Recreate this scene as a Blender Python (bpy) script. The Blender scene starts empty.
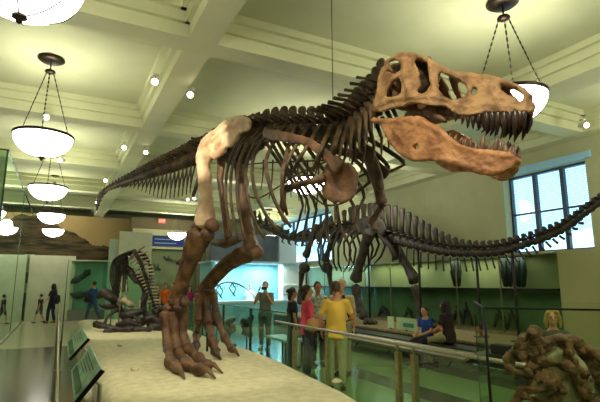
import bpy, bmesh, math, random
from mathutils import Vector, Matrix, noise
random.seed(7)
C = bpy.context.scene.collection
PI = math.pi
# ---------------------------------------------------------------- camera model
F = 460.0; PITCH = math.radians(10.1); YAW = math.radians(27.2); CZ = 1.7
_sp, _cp, _sy, _cy = math.sin(PITCH), math.cos(PITCH), math.sin(YAW), math.cos(YAW)
FWD = Vector((_sy*_cp, _cy*_cp, _sp)); RGT = Vector((_cy, -_sy, 0)); UPV = Vector((-_sy*_sp, -_cy*_sp, _cp))
EYE = Vector((0, 0, CZ))
def ray(px, py): return FWD + RGT*((px-300)/F) + UPV*((201-py)/F)
def onz(px, py, z): r = ray(px, py); return EYE + r*((z-CZ)/r.z)
def onx(px, py, x): r = ray(px, py); return EYE + r*(x/r.x)
def ony(px, py, y): r = ray(px, py); return EYE + r*(y/r.y)
def atd(px, py, d): return EYE + ray(px, py)*d
def lerp_tab(tab, v):
    if v <= tab[0][0]: return tab[0][1]
    for (a, fa), (b, fb) in zip(tab, tab[1:]):
        if v <= b: return fa + (fb-fa)*(v-a)/(b-a)
    return tab[-1][1]
# ---------------------------------------------------------------- materials
def lin(c):
    c /= 255.0
    return c/12.92 if c <= .04045 else ((c+.055)/1.055)**2.4
def rgb(r, g, b): return (lin(r), lin(g), lin(b), 1)
MATS = {}
def mat(name, col, rough=.6, col2=None, scale=6, metal=0, bump=0, bscale=40, detail=6, spec=.5, emit=None, estr=0, ramp=(.35, .65), noise_dist=0):
    if name in MATS: return MATS[name]
    m = bpy.data.materials.new(name); m.use_nodes = True
    nt = m.node_tree; N = nt.nodes; L = nt.links
    b = N['Principled BSDF']
    b.inputs['Base Color'].default_value = col; b.inputs['Roughness'].default_value = rough
    b.inputs['Metallic'].default_value = metal; b.inputs['Specular IOR Level'].default_value = spec
    tc = N.new('ShaderNodeTexCoord')
    if col2:
        n = N.new('ShaderNodeTexNoise'); n.inputs['Scale'].default_value = scale; n.inputs['Detail'].default_value = detail
        n.inputs['Distortion'].default_value = noise_dist
        r = N.new('ShaderNodeValToRGB'); r.color_ramp.elements[0].position = ramp[0]; r.color_ramp.elements[1].position = ramp[1]
        r.color_ramp.elements[0].color = col; r.color_ramp.elements[1].color = col2
        L.new(tc.outputs['Object'], n.inputs['Vector']); L.new(n.outputs['Fac'], r.inputs['Fac']); L.new(r.outputs['Color'], b.inputs['Base Color'])
    if bump:
        n2 = N.new('ShaderNodeTexNoise'); n2.inputs['Scale'].default_value = bscale; n2.inputs['Detail'].default_value = 5
        bp = N.new('ShaderNodeBump'); bp.inputs['Strength'].default_value = bump; bp.inputs['Distance'].default_value = .02
        L.new(tc.outputs['Object'], n2.inputs['Vector']); L.new(n2.outputs['Fac'], bp.inputs['Height']); L.new(bp.outputs['Normal'], b.inputs['Normal'])
    if emit:
        b.inputs['Emission Color'].default_value = emit; b.inputs['Emission Strength'].default_value = estr
    MATS[name] = m
    return m
def glass(name, tint, refl=1.0, thick=None):
    if name in MATS: return MATS[name]
    m = bpy.data.materials.new(name); m.use_nodes = True
    nt = m.node_tree; N = nt.nodes; L = nt.links
    for n in list(N): N.remove(n)
    out = N.new('ShaderNodeOutputMaterial'); mx = N.new('ShaderNodeMixShader')
    tr = N.new('ShaderNodeBsdfTransparent'); tr.inputs['Color'].default_value = tint
    gl = N.new('ShaderNodeBsdfGlossy'); gl.inputs['Roughness'].default_value = .02; gl.inputs['Color'].default_value = (.85, 1, .92, 1)
    fr = N.new('ShaderNodeFresnel'); fr.inputs['IOR'].default_value = 1.45
    mu = N.new('ShaderNodeMath'); mu.operation = 'MULTIPLY'; mu.inputs[1].default_value = refl; mu.use_clamp = True
    ge = N.new('ShaderNodeNewGeometry'); iv = N.new('ShaderNodeMath'); iv.operation = 'SUBTRACT'; iv.inputs[0].default_value = 1.0
    L.new(ge.outputs['Backfacing'], iv.inputs[1]); m3 = N.new('ShaderNodeMath'); m3.operation = 'MULTIPLY'
    L.new(fr.outputs[0], m3.inputs[0]); L.new(iv.outputs[0], m3.inputs[1]); L.new(m3.outputs[0], mu.inputs[0]); L.new(mu.outputs[0], mx.inputs[0])
    L.new(tr.outputs[0], mx.inputs[1]); L.new(gl.outputs[0], mx.inputs[2]); L.new(mx.outputs[0], out.inputs['Surface'])
    MATS[name] = m
    return m
# ---------------------------------------------------------------- mesh builder
def sm_noise(v, f, a):
    n = noise.noise_vector(v*f)
    return v + n*a
class MB:
    def __init__(s): s.bm = bmesh.new()
    def box(s, lo, hi, rot=0, piv=None):
        vs = [s.bm.verts.new((x, y, z)) for x in (lo[0], hi[0]) for y in (lo[1], hi[1]) for z in (lo[2], hi[2])]
        for f in ((0,1,3,2), (4,6,7,5), (0,4,5,1), (2,3,7,6), (0,2,6,4), (1,5,7,3)): s.bm.faces.new([vs[i] for i in f])
        if rot:
            p = Vector(piv or ((lo[0]+hi[0])/2, (lo[1]+hi[1])/2, 0)); M = Matrix.Rotation(rot, 3, 'Z')
            for v in vs: v.co = M @ (v.co-p) + p
        return s
    def hull(s, corners8):          # 8 corners in box order
        vs = [s.bm.verts.new(c) for c in corners8]
        for f in ((0,1,3,2), (4,6,7,5), (0,4,5,1), (2,3,7,6), (0,2,6,4), (1,5,7,3)): s.bm.faces.new([vs[i] for i in f])
        return s
    def tube(s, pts, rad, seg=8, ref=None, round_ends=True):
        pts = [Vector(p) for p in pts]; n = len(pts)
        if not isinstance(rad, (list, tuple)): rad = [rad]*n
        rings = []; prev = None
        for i, p in enumerate(pts):
            t = (pts[min(i+1, n-1)] - pts[max(i-1, 0)])
            t = t.normalized() if t.length > 1e-9 else Vector((0, 0, 1))
            if ref is not None: a = Vector(ref)
            elif prev is not None: a = prev
            else: a = Vector((0, 0, 1)) if abs(t.z) < .9 else Vector((1, 0, 0))
            a = a - t*a.dot(t)
            if a.length < 1e-5: a = t.orthogonal()
            a.normalize(); prev = a; b = t.cross(a)
            r = rad[i]; ra, rb = (r if isinstance(r, (tuple, list)) else (r, r))
            rings.append([s.bm.verts.new(p + a*ra*math.cos(2*PI*k/seg) + b*rb*math.sin(2*PI*k/seg)) for k in range(seg)])
        for A, B in zip(rings, rings[1:]):
            for k in range(seg): s.bm.faces.new((A[k], A[(k+1)%seg], B[(k+1)%seg], B[k]))
        for idx, sgn in ((0, -1), (-1, 1)):
            R = rings[idx]; t = (pts[1]-pts[0] if idx == 0 else pts[-1]-pts[-2])
            t = t.normalized() if t.length > 1e-9 else Vector((0, 0, 1))
            r = rad[idx]; rr = min(r) if isinstance(r, (tuple, list)) else r
            c = s.bm.verts.new(pts[idx] + t*sgn*(rr*.6 if round_ends else 0))
            for k in range(seg):
                q = (R[(k+1)%seg], R[k], c) if idx == 0 else (R[k], R[(k+1)%seg], c)
                s.bm.faces.new(q)
        return s
    def ell(s, c, r, seg=12, rings=8, M=None):
        c = Vector(c); r = r if isinstance(r, (tuple, list)) else (r, r, r)
        res = bmesh.ops.create_uvsphere(s.bm, u_segments=seg, v_segments=rings, radius=1)
        for v in res['verts']:
            q = Vector((v.co.x*r[0], v.co.y*r[1], v.co.z*r[2]))
            if M is not None: q = M @ q
            v.co = q + c
        return s
    def lathe(s, prof, c=(0, 0, 0), seg=24):   # (radius, z) profile about z
        c = Vector(c); rings = []
        for r, z in prof:
            if r < 1e-6: rings.append([s.bm.verts.new(c+Vector((0, 0, z)))])
            else: rings.append([s.bm.verts.new(c+Vector((r*math.cos(2*PI*k/seg), r*math.sin(2*PI*k/seg), z))) for k in range(seg)])
        for A, B in zip(rings, rings[1:]):
            for k in range(seg):
                if len(A) == 1 and len(B) == 1: continue
                if len(A) == 1: s.bm.faces.new((A[0], B[(k+1)%seg], B[k]))
                elif len(B) == 1: s.bm.faces.new((A[k], A[(k+1)%seg], B[0]))
                else: s.bm.faces.new((A[k], A[(k+1)%seg], B[(k+1)%seg], B[k]))
        return s
    def slab(s, outline, holes, fn, th, step=6):
        """flat 2-D outline (with holes) given by points, mapped by fn(u,v,side) to 3-D, closed sheet"""
        tmp = bmesh.new(); 
        def loop(pts):
            dense = []
            for a, b in zip(pts, pts[1:]+pts[:1]):
                n = max(1, int(math.hypot(b[0]-a[0], b[1]-a[1])/step))
                dense += [(a[0]+(b[0]-a[0])*k/n, a[1]+(b[1]-a[1])*k/n) for k in range(n)]
            vs = [tmp.verts.new((x, y, 0)) for x, y in dense]
            for a, b in zip(vs, vs[1:]+vs[:1]): tmp.edges.new((a, b))
        loop(list(outline))
        for h in holes: loop(list(h))
        bmesh.ops.triangle_fill(tmp, use_beauty=True, use_dissolve=False, edges=tmp.edges[:])
        tmp.verts.index_update()
        n = len(tmp.verts)
        va = [s.bm.verts.new(fn(v.co.x, v.co.y, th/2)) for v in tmp.verts]
        vb = [s.bm.verts.new(fn(v.co.x, v.co.y, -th/2)) for v in tmp.verts]
        for f in tmp.faces:
            i = [v.index for v in f.verts]
            s.bm.faces.new([va[k] for k in i]); s.bm.faces.new([vb[k] for k in reversed(i)])
        for e in tmp.edges:
            if len(e.link_faces) == 1:
                a, b = e.verts[0].index, e.verts[1].index
                s.bm.faces.new((va[a], va[b], vb[b], vb[a]))
        tmp.free()
        return s
    def rough(s, f=12, a=.008):
        for v in s.bm.verts: v.co = sm_noise(v.co, f, a)
        return s
    def build(s, name, m, parent=None, smooth=True, kind=None, bevel=0, voxel=0, relax=0, bump=None):
        bmesh.ops.recalc_face_normals(s.bm, faces=s.bm.faces[:])
        me = bpy.data.meshes.new(name); s.bm.to_mesh(me); s.bm.free()
        o = bpy.data.objects.new(name, me); C.objects.link(o)
        if voxel or bevel:
            if voxel:
                r = o.modifiers.new('r', 'REMESH'); r.mode = 'VOXEL'; r.voxel_size = voxel; r.use_smooth_shade = True
                if relax: q = o.modifiers.new('s', 'SMOOTH'); q.iterations = relax; q.factor = .5
            else:
                q = o.modifiers.new('b', 'BEVEL'); q.width = bevel; q.segments = 2; q.limit_method = 'ANGLE'
            dg = bpy.context.evaluated_depsgraph_get(); dg.update()
            new = bpy.data.meshes.new_from_object(o.evaluated_get(dg)); o.modifiers.clear(); o.data = new; bpy.data.meshes.remove(me); me = new
        if bump:
            for f_, a_ in bump:
                for v in me.vertices: v.co = sm_noise(v.co, f_, a_)
        if parent is not None:
            off = parent_loc(parent)
            if off.length > 0: me.transform(Matrix.Translation(-off))
            o.parent = parent
        me.name = name
        me.materials.clear(); me.materials.append(m)
        if smooth and not bevel:
            for p in me.polygons: p.use_smooth = True
        if kind: o['kind'] = kind
        return o
def parent_loc(p):
    v = Vector((0, 0, 0))
    while p is not None: v += p.location; p = p.parent
    return v
def tag(o, label, cat, group=None):
    o['label'] = label; o['category'] = cat
    if group: o['group'] = group
    return o
def thing(name, label, cat, loc=(0, 0, 0), group=None):
    o = bpy.data.objects.new(name, None); C.objects.link(o); o.location = loc; o.empty_display_size = .2
    return tag(o, label, cat, group)
def dup(root, loc, label=None, rz=None, group=None, scale=None):
    def cp(o, par):
        c = o.copy(); C.objects.link(c); c.parent = par
        for ch in o.children: cp(ch, c)
        return c
    r = cp(root, None); r.location = loc
    if label: r['label'] = label
    if rz is not None: r.rotation_euler.z = rz
    if group: r['group'] = group
    if scale: r.scale = (scale,)*3
    return r
def smooth_path(pts, n):
    """Catmull-Rom through tuples, n samples evenly spaced"""
    P = [Vector(p) if len(p) <= 3 else p for p in pts]
    dim = len(pts[0]); P = [list(p) for p in pts]
    out = []
    m = len(P)
    dense = []
    for i in range(m-1):
        p0, p1, p2, p3 = P[max(i-1, 0)], P[i], P[i+1], P[min(i+2, m-1)]
        for k in range(16):
            t = k/16
            dense.append([.5*((2*p1[d]) + (-p0[d]+p2[d])*t + (2*p0[d]-5*p1[d]+4*p2[d]-p3[d])*t*t + (-p0[d]+3*p1[d]-3*p2[d]+p3[d])*t**3) for d in range(dim)])
    dense.append(P[-1])
    L = [0]
    for a, b in zip(dense, dense[1:]): L.append(L[-1] + math.sqrt(sum((a[d]-b[d])**2 for d in range(min(3, dim)))))
    for k in range(n):
        t = L[-1]*k/(n-1); j = 0
        while j < len(L)-2 and L[j+1] < t: j += 1
        f = (t-L[j])/max(1e-9, L[j+1]-L[j]); f = min(1, max(0, f))
        out.append([dense[j][d]+(dense[j+1][d]-dense[j][d])*f for d in range(dim)])
    return out
# ---------------------------------------------------------------- palette
M_ceil = mat('ceiling_paint', rgb(192, 194, 152), .85, rgb(184, 187, 145), 1.5, bump=.03, bscale=30)
M_beam = mat('beam_paint', rgb(202, 203, 158), .8, rgb(196, 198, 154), 2)
M_wall = mat('wall_paint', rgb(172, 172, 130), .85, rgb(165, 166, 124), 2)
M_sand = mat('sand', rgb(212, 204, 164), .95, rgb(192, 184, 144), 9, bump=.6, bscale=90, detail=9)
M_bone = mat('dark_brown_bone', rgb(102, 79, 50), .62, rgb(48, 36, 22), 5, bump=.5, bscale=30, detail=8)
M_leg = mat('reddish_brown_bone', rgb(120, 86, 54), .55, rgb(62, 40, 24), 4, bump=.5, bscale=28, detail=8)
M_skull = mat('tan_skull_bone', rgb(180, 140, 94), .6, rgb(112, 78, 48), 7, bump=.8, bscale=26, detail=9, ramp=(.38, .7))
M_jaw = mat('orange_tan_bone', rgb(196, 140, 90), .55, rgb(130, 82, 48), 6, bump=.7, bscale=24, detail=9, ramp=(.38, .7))
M_pale = mat('pale_pinkish_bone', rgb(226, 196, 160), .6, rgb(176, 134, 100), 4, bump=.5, bscale=22, detail=8, ramp=(.4, .75))
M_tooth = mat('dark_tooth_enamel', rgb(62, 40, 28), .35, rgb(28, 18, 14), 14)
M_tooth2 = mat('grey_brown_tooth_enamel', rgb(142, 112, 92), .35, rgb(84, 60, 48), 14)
M_black = mat('black_bone', rgb(62, 52, 40), .6, rgb(28, 24, 20), 6, bump=.4, bscale=30)
M_green = mat('greenish_dark_bone', rgb(74, 62, 44), .6, rgb(34, 32, 26), 5, bump=.4, bscale=30)
M_bronze = mat('bronze_metal', rgb(52, 40, 26), .4, metal=.7)
M_iron = mat('dark_iron', rgb(34, 32, 28), .5, metal=.5)
M_steel = mat('brushed_steel', rgb(190, 186, 164), .35, metal=.9, col2=rgb(170, 168, 150), scale=30)
M_brass = mat('satin_brass_post', rgb(150, 142, 96), .4, metal=.6, col2=rgb(130, 124, 84), scale=20)
M_glass = glass('green_glass', (.84, .95, .87, 1), 1.0)
M_glassw = glass('clear_green_glass', (.92, .97, .93, 1), 1.3)
M_white = mat('white_board', rgb(206, 206, 172), .8, rgb(198, 198, 164), 3)
CROSS = (-2.2, 1.9, 6.05, 10.2, 14.3, 18.4, 22.4)
# ================================================================= SETTING
X0, X1, Y0, Y1, ZC = -5.0, 10.5, -3.5, 27.0, 5.45
def struct(name, m, smooth=False, bevel=0, mb=None): return mb.build(name, m, None, smooth, 'structure', bevel)
def floor_mat():
    m = mat('polished_stone_floor', rgb(150, 146, 112), .16)
    nt = m.node_tree; N = nt.nodes; L = nt.links; b = N['Principled BSDF']
    tc = N.new('ShaderNodeTexCoord'); sx = N.new('ShaderNodeSeparateXYZ'); L.new(tc.outputs['Object'], sx.inputs[0])
    n = N.new('ShaderNodeTexNoise'); n.inputs['Scale'].default_value = 5; n.inputs['Detail'].default_value = 8
    L.new(tc.outputs['Object'], n.inputs['Vector'])
    def mixc(fac, a, c):
        mx = N.new('ShaderNodeMix'); mx.data_type = 'RGBA'
        if isinstance(fac, float): mx.inputs['Factor'].default_value = fac
        else: L.new(fac, mx.inputs['Factor'])
        for s_, v in (('A', a), ('B', c)):
            sock = [q for q in mx.inputs if q.name == s_ and q.type == 'RGBA'][0]
            if isinstance(v, tuple): sock.default_value = v
            else: L.new(v, sock)
        return [q for q in mx.outputs if q.type == 'RGBA'][0]
    def gt(sock, v):
        q = N.new('ShaderNodeMath'); q.operation = 'GREATER_THAN'; L.new(sock, q.inputs[0]); q.inputs[1].default_value = v; return q.outputs[0]
    def mul(a, c):
        q = N.new('ShaderNodeMath'); q.operation = 'MULTIPLY'; L.new(a, q.inputs[0]); L.new(c, q.inputs[1]); return q.outputs[0]
    light = mixc(n.outputs['Fac'], rgb(196, 190, 152), rgb(210, 204, 166))
    dark = mixc(n.outputs['Fac'], rgb(106, 101, 82), rgb(126, 120, 98))
    green = mixc(n.outputs['Fac'], rgb(118, 144, 88), rgb(130, 154, 98))
    gband = mixc(n.outputs['Fac'], rgb(84, 86, 62), rgb(92, 94, 70))
    left = mixc(gt(sx.outputs[1], 14.6), dark, light)
    md = N.new('ShaderNodeMath'); md.operation = 'MODULO'; md.inputs[1].default_value = 1.7
    ad = N.new('ShaderNodeMath'); ad.operation = 'ADD'; ad.inputs[1].default_value = 20.0
    L.new(sx.outputs[0], ad.inputs[0]); L.new(ad.outputs[0], md.inputs[0])
    rightc = mixc(gt(md.outputs[0], 1.15), green, gband)
    col = mixc(gt(sx.outputs[0], 3.0), left, rightc)
    L.new(col, b.inputs['Base Color'])
    return m
struct('floor', floor_mat(), mb=MB().box((X0, Y0, -.1), (X1+.6, Y1, 0)))
struct('ceiling', M_ceil, mb=MB().box((X0, Y0, ZC), (X1+.6, Y1, ZC+.15)))
struct('wall_left', M_wall, mb=MB().box((X0-.2, Y0, 0), (X0, Y1, ZC)))
struct('wall_front', M_wall, mb=MB().box((X0, Y0-.2, 0), (X1, Y0, ZC)))
struct('wall_back', M_wall, mb=MB().box((X0, Y1, 0), (X1, Y1+.2, ZC)))
# right wall with two window openings
WINS = [(6.12, 8.36, 2.46, 4.52), (17.4, 23.2, 2.7, 4.9)]
mb = MB(); T = .45
ys = [Y0] + [v for w in WINS for v in w[:2]] + [Y1]
for a, b in ((ys[0], ys[1]), (ys[2], ys[3]), (ys[4], ys[5])): mb.box((X1, a, 0), (X1+T, b, ZC))
for w in WINS:
    mb.box((X1, w[0], 0), (X1+T, w[1], w[2])); mb.box((X1, w[0], w[3]), (X1+T, w[1], ZC))
struct('wall_right', M_wall, mb=mb)
M_frame = mat('dark_window_frame', rgb(44, 58, 74), .5)
M_blind = mat('blue_white_blind_slat', rgb(205, 226, 236), .6)
M_bluetrim = mat('pale_blue_window_trim', rgb(150, 196, 214), .6)
M_pane = glass('window_pane', (.93, .97, 1, 1), .8)
for wi, w in enumerate(WINS):
    y0, y1, z0, z1 = w
    fr = MB(); xg = X1+.30
    nv = 3 if wi == 0 else 4
    for k in range(nv+1):
        y = y0 + (y1-y0)*k/nv; hw = .05
        fr.box((xg-.05, max(y0, y-hw), z0), (xg+.05, min(y1, y+hw), z1))
    for z, h in ((z0, .05), (z0+(z1-z0)*.5, .02), (z1, .05)):
        fr.box((xg-.045, y0, z-h), (xg+.045, y1, z+h))
    f = struct('window_%d' % (wi+1), M_frame, mb=fr)
    MB().box((xg-.008, y0, z0), (xg+.008, y1, z1)).build('window_pane', M_pane, f, False)
    bl = MB()
    for k in range(int((z1-z0)/.045)):
        z = z1-.04-k*.045
        if z < z0+.45: break
        bl.hull([(xg+.09, y0+.02, z), (xg+.09, y0+.02, z+.006), (xg+.09, y1-.02, z), (xg+.09, y1-.02, z+.006),
                 (xg+.115, y0+.02, z-.012), (xg+.115, y0+.02, z-.006), (xg+.115, y1-.02, z-.012), (xg+.115, y1-.02, z-.006)])
    bl.build('venetian_blind', M_blind, f, False)
    MB().box((X1-.06, y0-.16, z1), (X1+.02, y1+.03, z1+.16)).build('window_header_trim', M_bluetrim, f, False, bevel=.01)
    MB().box((X1-.1, y0-.3, z0-.05), (X1+.28, y1+.3, z0)).build('window_sill', M_wall, f, False, bevel=.01)

# ceiling beams: two long ones and the cross beams
ZB = 5.0
def beam(name, lo, hi, axis):
    mb = MB().box((lo[0], lo[1], ZB), (hi[0], hi[1], ZC+.02))
    for k, (w, h) in enumerate(((.07, .10), (.15, .05))):
        if axis == 'y': mb.box((lo[0]-w, lo[1], ZC-.06-h*(2-k)), (hi[0]+w, hi[1], ZC+.01))
        else: mb.box((lo[0], lo[1]-w, ZC-.06-h*(2-k)), (hi[0], hi[1]+w, ZC+.01))
    struct(name, M_beam, mb=mb)
n = 1
for xc, w in ((1.5, .40), (-4.4, .4), (7.45, .6), (10.3, .4)):
    beam('trim_%d' % n, (xc-w/2, Y0), (xc+w/2, Y1), 'y'); n += 1
for yc in CROSS:
    for a, b in ((-4.2, 1.3), (1.7, 7.15), (7.75, 10.1)):
        beam('trim_%d' % n, (a, yc-.2), (b, yc+.2), 'x'); n += 1
struct('baseboard_right', M_beam, mb=MB().box((X1-.03, Y0, 0), (X1, Y1, .18)))
struct('baseboard_left', M_beam, mb=MB().box((X0, Y0, 0), (X0+.03, Y1, .18)))
# ================================================================= PENDANT LAMPS
def bowl_mat():
    m = mat('glowing_opal_glass', (1, 1, .93, 1), .3, emit=(1, .985, .9, 1), estr=10)
    return m
M_bowl = bowl_mat()
def make_pendant(label):
    R = .44; root = thing('pendant_lamp', label, 'lamp', (0, 0, 0), 'opal bowl pendant lamps')   # origin at ceiling
    MB().lathe([(0, 0), (.2, 0), (.21, -.03), (.17, -.06), (.05, -.075), (0, -.075)], seg=24).build('ceiling_canopy', M_bronze, root)
    MB().lathe([(0, -.22), (.075, -.225), (.085, -.25), (.05, -.28), (0, -.285)], seg=16).build('hanger_disc', M_bronze, root)
    MB().tube([(0, 0, -.07), (0, 0, -.225)], .012).build('stem', M_bronze, root)
    zr = -1.37
    for k in range(3):
        a = 2*PI*k/3+.5
        p0 = Vector((.06*math.cos(a), .06*math.sin(a), -.25)); p1 = Vector((R*math.cos(a), R*math.sin(a), zr))
        mb = MB(); nl = 26
        for q in range(nl):
            c0 = p0.lerp(p1, q/nl); c1 = p0.lerp(p1, (q+1.15)/nl)
            mb.tube([c0, c1], [(.011, .004), (.011, .004)], 6, ref=(math.cos(a+PI/2*(q % 2)), math.sin(a+PI/2*(q % 2)), 0))
        mb.build('chain', M_bronze, root)
    prof = [(R*math.cos(t), zr-.35*math.sin(t)) for t in [PI/2*k/12 for k in range(13)]]
    inner = [(r*.975, z+.012) for r, z in prof][::-1]
    prof[-1] = (0, prof[-1][1]); inner[0] = (0, inner[0][1])
    b = MB().lathe(prof + inner, seg=40); bo = b.build('glass_bowl', M_bowl, root)
    MB().lathe([(R+.012, zr+.02), (R+.02, zr), (R+.012, zr-.025), (R-.012, zr-.02), (R-.012, zr+.02), (R+.012, zr+.02)], seg=40).build('rim', M_bronze, root)
    MB().lathe([(0, zr-.35), (.05, zr-.352), (.055, zr-.375), (.02, zr-.395), (.025, zr-.41), (0, zr-.43)], seg=14).build('finial', M_bronze, root)
    for k in range(6):
        a = 2*PI*k/6+.5
        MB().tube([(R*1.008*math.cos(t)*math.cos(a), R*1.008*math.cos(t)*math.sin(a), zr-.364*math.sin(t)) for t in [PI/2*j/10*.93 for j in range(11)]], .006, 5).build('rib', M_bronze, root)
    return root
LAMPS = [(-.44, 3.86, 'opal bowl pendant lamp at the top left corner of the photo, nearest camera'),
 (-.43, 8.38, 'large opal bowl pendant lamp above the glass wall, second in the left row'),
 (-.45, 13.0, 'opal bowl pendant lamp third in the left row, under the nearer big one'),
 (-.45, 18.2, 'opal bowl pendant lamp fourth in the left row, before the desert mural'),
 (-.45, 23.4, 'smallest opal bowl pendant lamp in the left row, lowest in front of the mural'),
 (5.02, 3.78, 'opal bowl pendant lamp hanging behind the snout of the big skull'),
 (4.95, 9.3, 'opal bowl pendant lamp seen through the rib cage of the big skeleton'),
 (4.85, 22.4, 'opal bowl pendant lamp in front of the blue banner at the back'),
 (9.3, 21.6, 'small opal bowl pendant lamp before the grey screen, right of the hind leg')]
lamp0 = None
for x, y, lb in LAMPS:
    if lamp0 is None: lamp0 = make_pendant(lb); lamp0.location = (x, y, ZC); L_ = lamp0
    else: L_ = dup(lamp0, (x, y, ZC), lb)
    li = bpy.data.lights.new("lamp_light", "POINT"); li.energy = 28; li.color = (1, .985, .90); li.shadow_soft_size = .22
    lo = bpy.data.objects.new('lamp_light', li); C.objects.link(lo); lo.location = (x, y, ZC-1.26); 
# added fill for the rest of the lamp grid: only light, no fixtures
for x, y in ((-.45, -1.5), (4.95, -1.2), (9.3, 4.0), (7.6, 10.5), (9.0, 16.0), (4.95, 15.0), (9.6, -.8)):
    li = bpy.data.lights.new('lamp_light', 'POINT'); li.energy = 80; li.color = (1, .985, .90); li.shadow_soft_size = .4
    lo = bpy.data.objects.new('lamp_light', li); C.objects.link(lo); lo.location = (x, y, ZC-1.3)
# ceiling spotlights
M_can = mat('cream_spot_housing', rgb(196, 194, 160), .4)
M_lens = mat('lit_spot_lens', (1, 1, 1, 1), .3, emit=(1, .93, .78, 1), estr=14)
def make_spot(label):
    r = thing('ceiling_spotlight', label, 'spotlight', (0, 0, 0), 'small ceiling spotlights')
    MB().lathe([(0, 0), (.06, 0), (.06, -.02), (0, -.02)], seg=14).tube([(0, 0, -.02), (0, 0, -.09)], .012, 8).build('bracket', M_can, r)
    MB().tube([(-.0, .10, -.10), (0, .0, -.12), (0, -.1, -.16)], [.045, .06, .065], 14, round_ends=False).build('housing', M_can, r)
    d = Vector((0, -.1, -.04)).normalized()
    MB().tube([Vector((0, -.1, -.16)), Vector((0, -.1, -.16))+d*.012], .05, 14, round_ends=True).build('lens', M_lens, r)
    return r
SPOTS = [(155, 82, 'lit spotlight on left side of the long ceiling beam, above the tail'), (191, 95, 'spotlight on the right side of the long beam, near the pelvis'),
 (123, 147, 'spotlight left of the long beam, above the middle of the tail'), (147, 152, 'dimmer spotlight right of the long beam, just above the tail'),
 (105, 180, 'bright spotlight above the end of the tail'), (97, 202, 'spotlight beside the drooping tail tip'),
 (62, 160, 'spotlight between the second and third left row lamps'), (187, 199, 'spotlight left of the pale thigh bone'), (195, 198, 'spotlight touching the left edge of the pale thigh bone'),
 (415, 173, 'spotlight under the big lower jaw'), (583, 125, 'spotlight at the right edge, right of the snout'), (460, 136, 'spotlight seen behind the lower teeth'), (47, 117, 'spotlight behind the chains of the large left lamp')]
sp0 = None
for px, py, lb in SPOTS:
    p = onz(px, py, ZB-.13 if px < 400 or px > 500 else ZC-.16); 
    if p.y > Y1-.5: p = ony(px, py, Y1-.6)
    zt = p.z+.12
    loc = (p.x, p.y, zt)
    if sp0 is None: sp0 = make_spot(lb); sp0.location = loc; s_ = sp0
    else: s_ = dup(sp0, loc, lb)
    # the ceiling rod up to the ceiling when the spot hangs free
    s_.rotation_euler.z = random.uniform(-.5, .5)
def spotlight(loc, target, energy, size=.6, col=(1, .9, .68), blend=.5, soft=.05):
    li = bpy.data.lights.new('spot_light', 'SPOT'); li.energy = energy; li.spot_size = size; li.color = col; li.spot_blend = blend; li.shadow_soft_size = soft
    o = bpy.data.objects.new('spot_light', li); C.objects.link(o); o.location = loc
    o.rotation_euler = (Vector(target)-Vector(loc)).to_track_quat('-Z', 'Y').to_euler()
    return o
# ================================================================= TYRANNOSAUR
GX = [(2.3, 3.22), (3.2, 3.10), (4.0, 3.00), (5.5, 2.72), (7.5, 2.36), (9.0, 2.0), (11, 1.48), (13.6, .82)]   # body axis in plan
LN = Vector((-.973, -.232, 0))         # towards its right side (the side the photo shows)
def TR(px, py, lat=0.0):
    r = ray(px, py); lo, hi = .5, 60
    for _ in range(40):
        t = (lo+hi)/2; p = EYE + r*t - LN*lat
        if p.x - lerp_tab(GX, p.y) < 0: lo = t
        else: hi = t
    return EYE + r*lo
def mir(p, lat): return p - LN*(2*lat)
trex = thing('tyrannosaur_skeleton', 'large brown mounted carnivorous dinosaur skeleton with open toothy jaws standing on sand', 'dinosaur skeleton', (2.35, 7.4, .4))
def vertebra(bm, c, top, t, r, length, tp=1.0, blade=.5, hook=0):
    """centrum + arch + neural spine + transverse processes, one mesh"""
    t = t.normalized(); up = (top-c); h = up.length; up = (up - t*up.dot(t)).normalized(); n = t.cross(up).normalized()
    bm.tube([c-t*length*.5, c-t*length*.25, c+t*length*.25, c+t*length*.5], [(r, r), (r*.74, r*.74), (r*.74, r*.74), (r, r)], 10, ref=up)
    bm.tube([c+up*r*.4, c+up*r*1.5], [(length*.34, r*.55), (length*.3, r*.35)], 8, ref=t)
    b = c+up*r*1.2
    bm.tube([b, b.lerp(top, .5), top-(top-b)*.12, top], [(length*blade*.7, r*.30), (length*blade*.62, r*.26), (length*blade*.8, r*.42), (length*blade*.6, r*.34)], 8, ref=t)
    if tp:
        for s_ in (-1, 1):
            q = c+up*r*1.15
            bm.tube([q, q+n*s_*r*tp*1.1+up*r*.35, q+n*s_*r*tp*1.9+up*r*.45+t*r*.3], [(length*.26, r*.2), (length*.2, r*.15), (length*.24, r*.17)], 6, ref=t)
            bm.tube([c+up*r*1.3+n*s_*r*.3-t*length*.3, c+up*r*1.45+n*s_*r*.45-t*length*.62], [r*.22, r*.14], 6)
            bm.tube([c+up*r*1.2+n*s_*r*.3+t*length*.3, c+up*r*1.3+n*s_*r*.45+t*length*.6], [r*.2, r*.14], 6)
    return n, up
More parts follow.
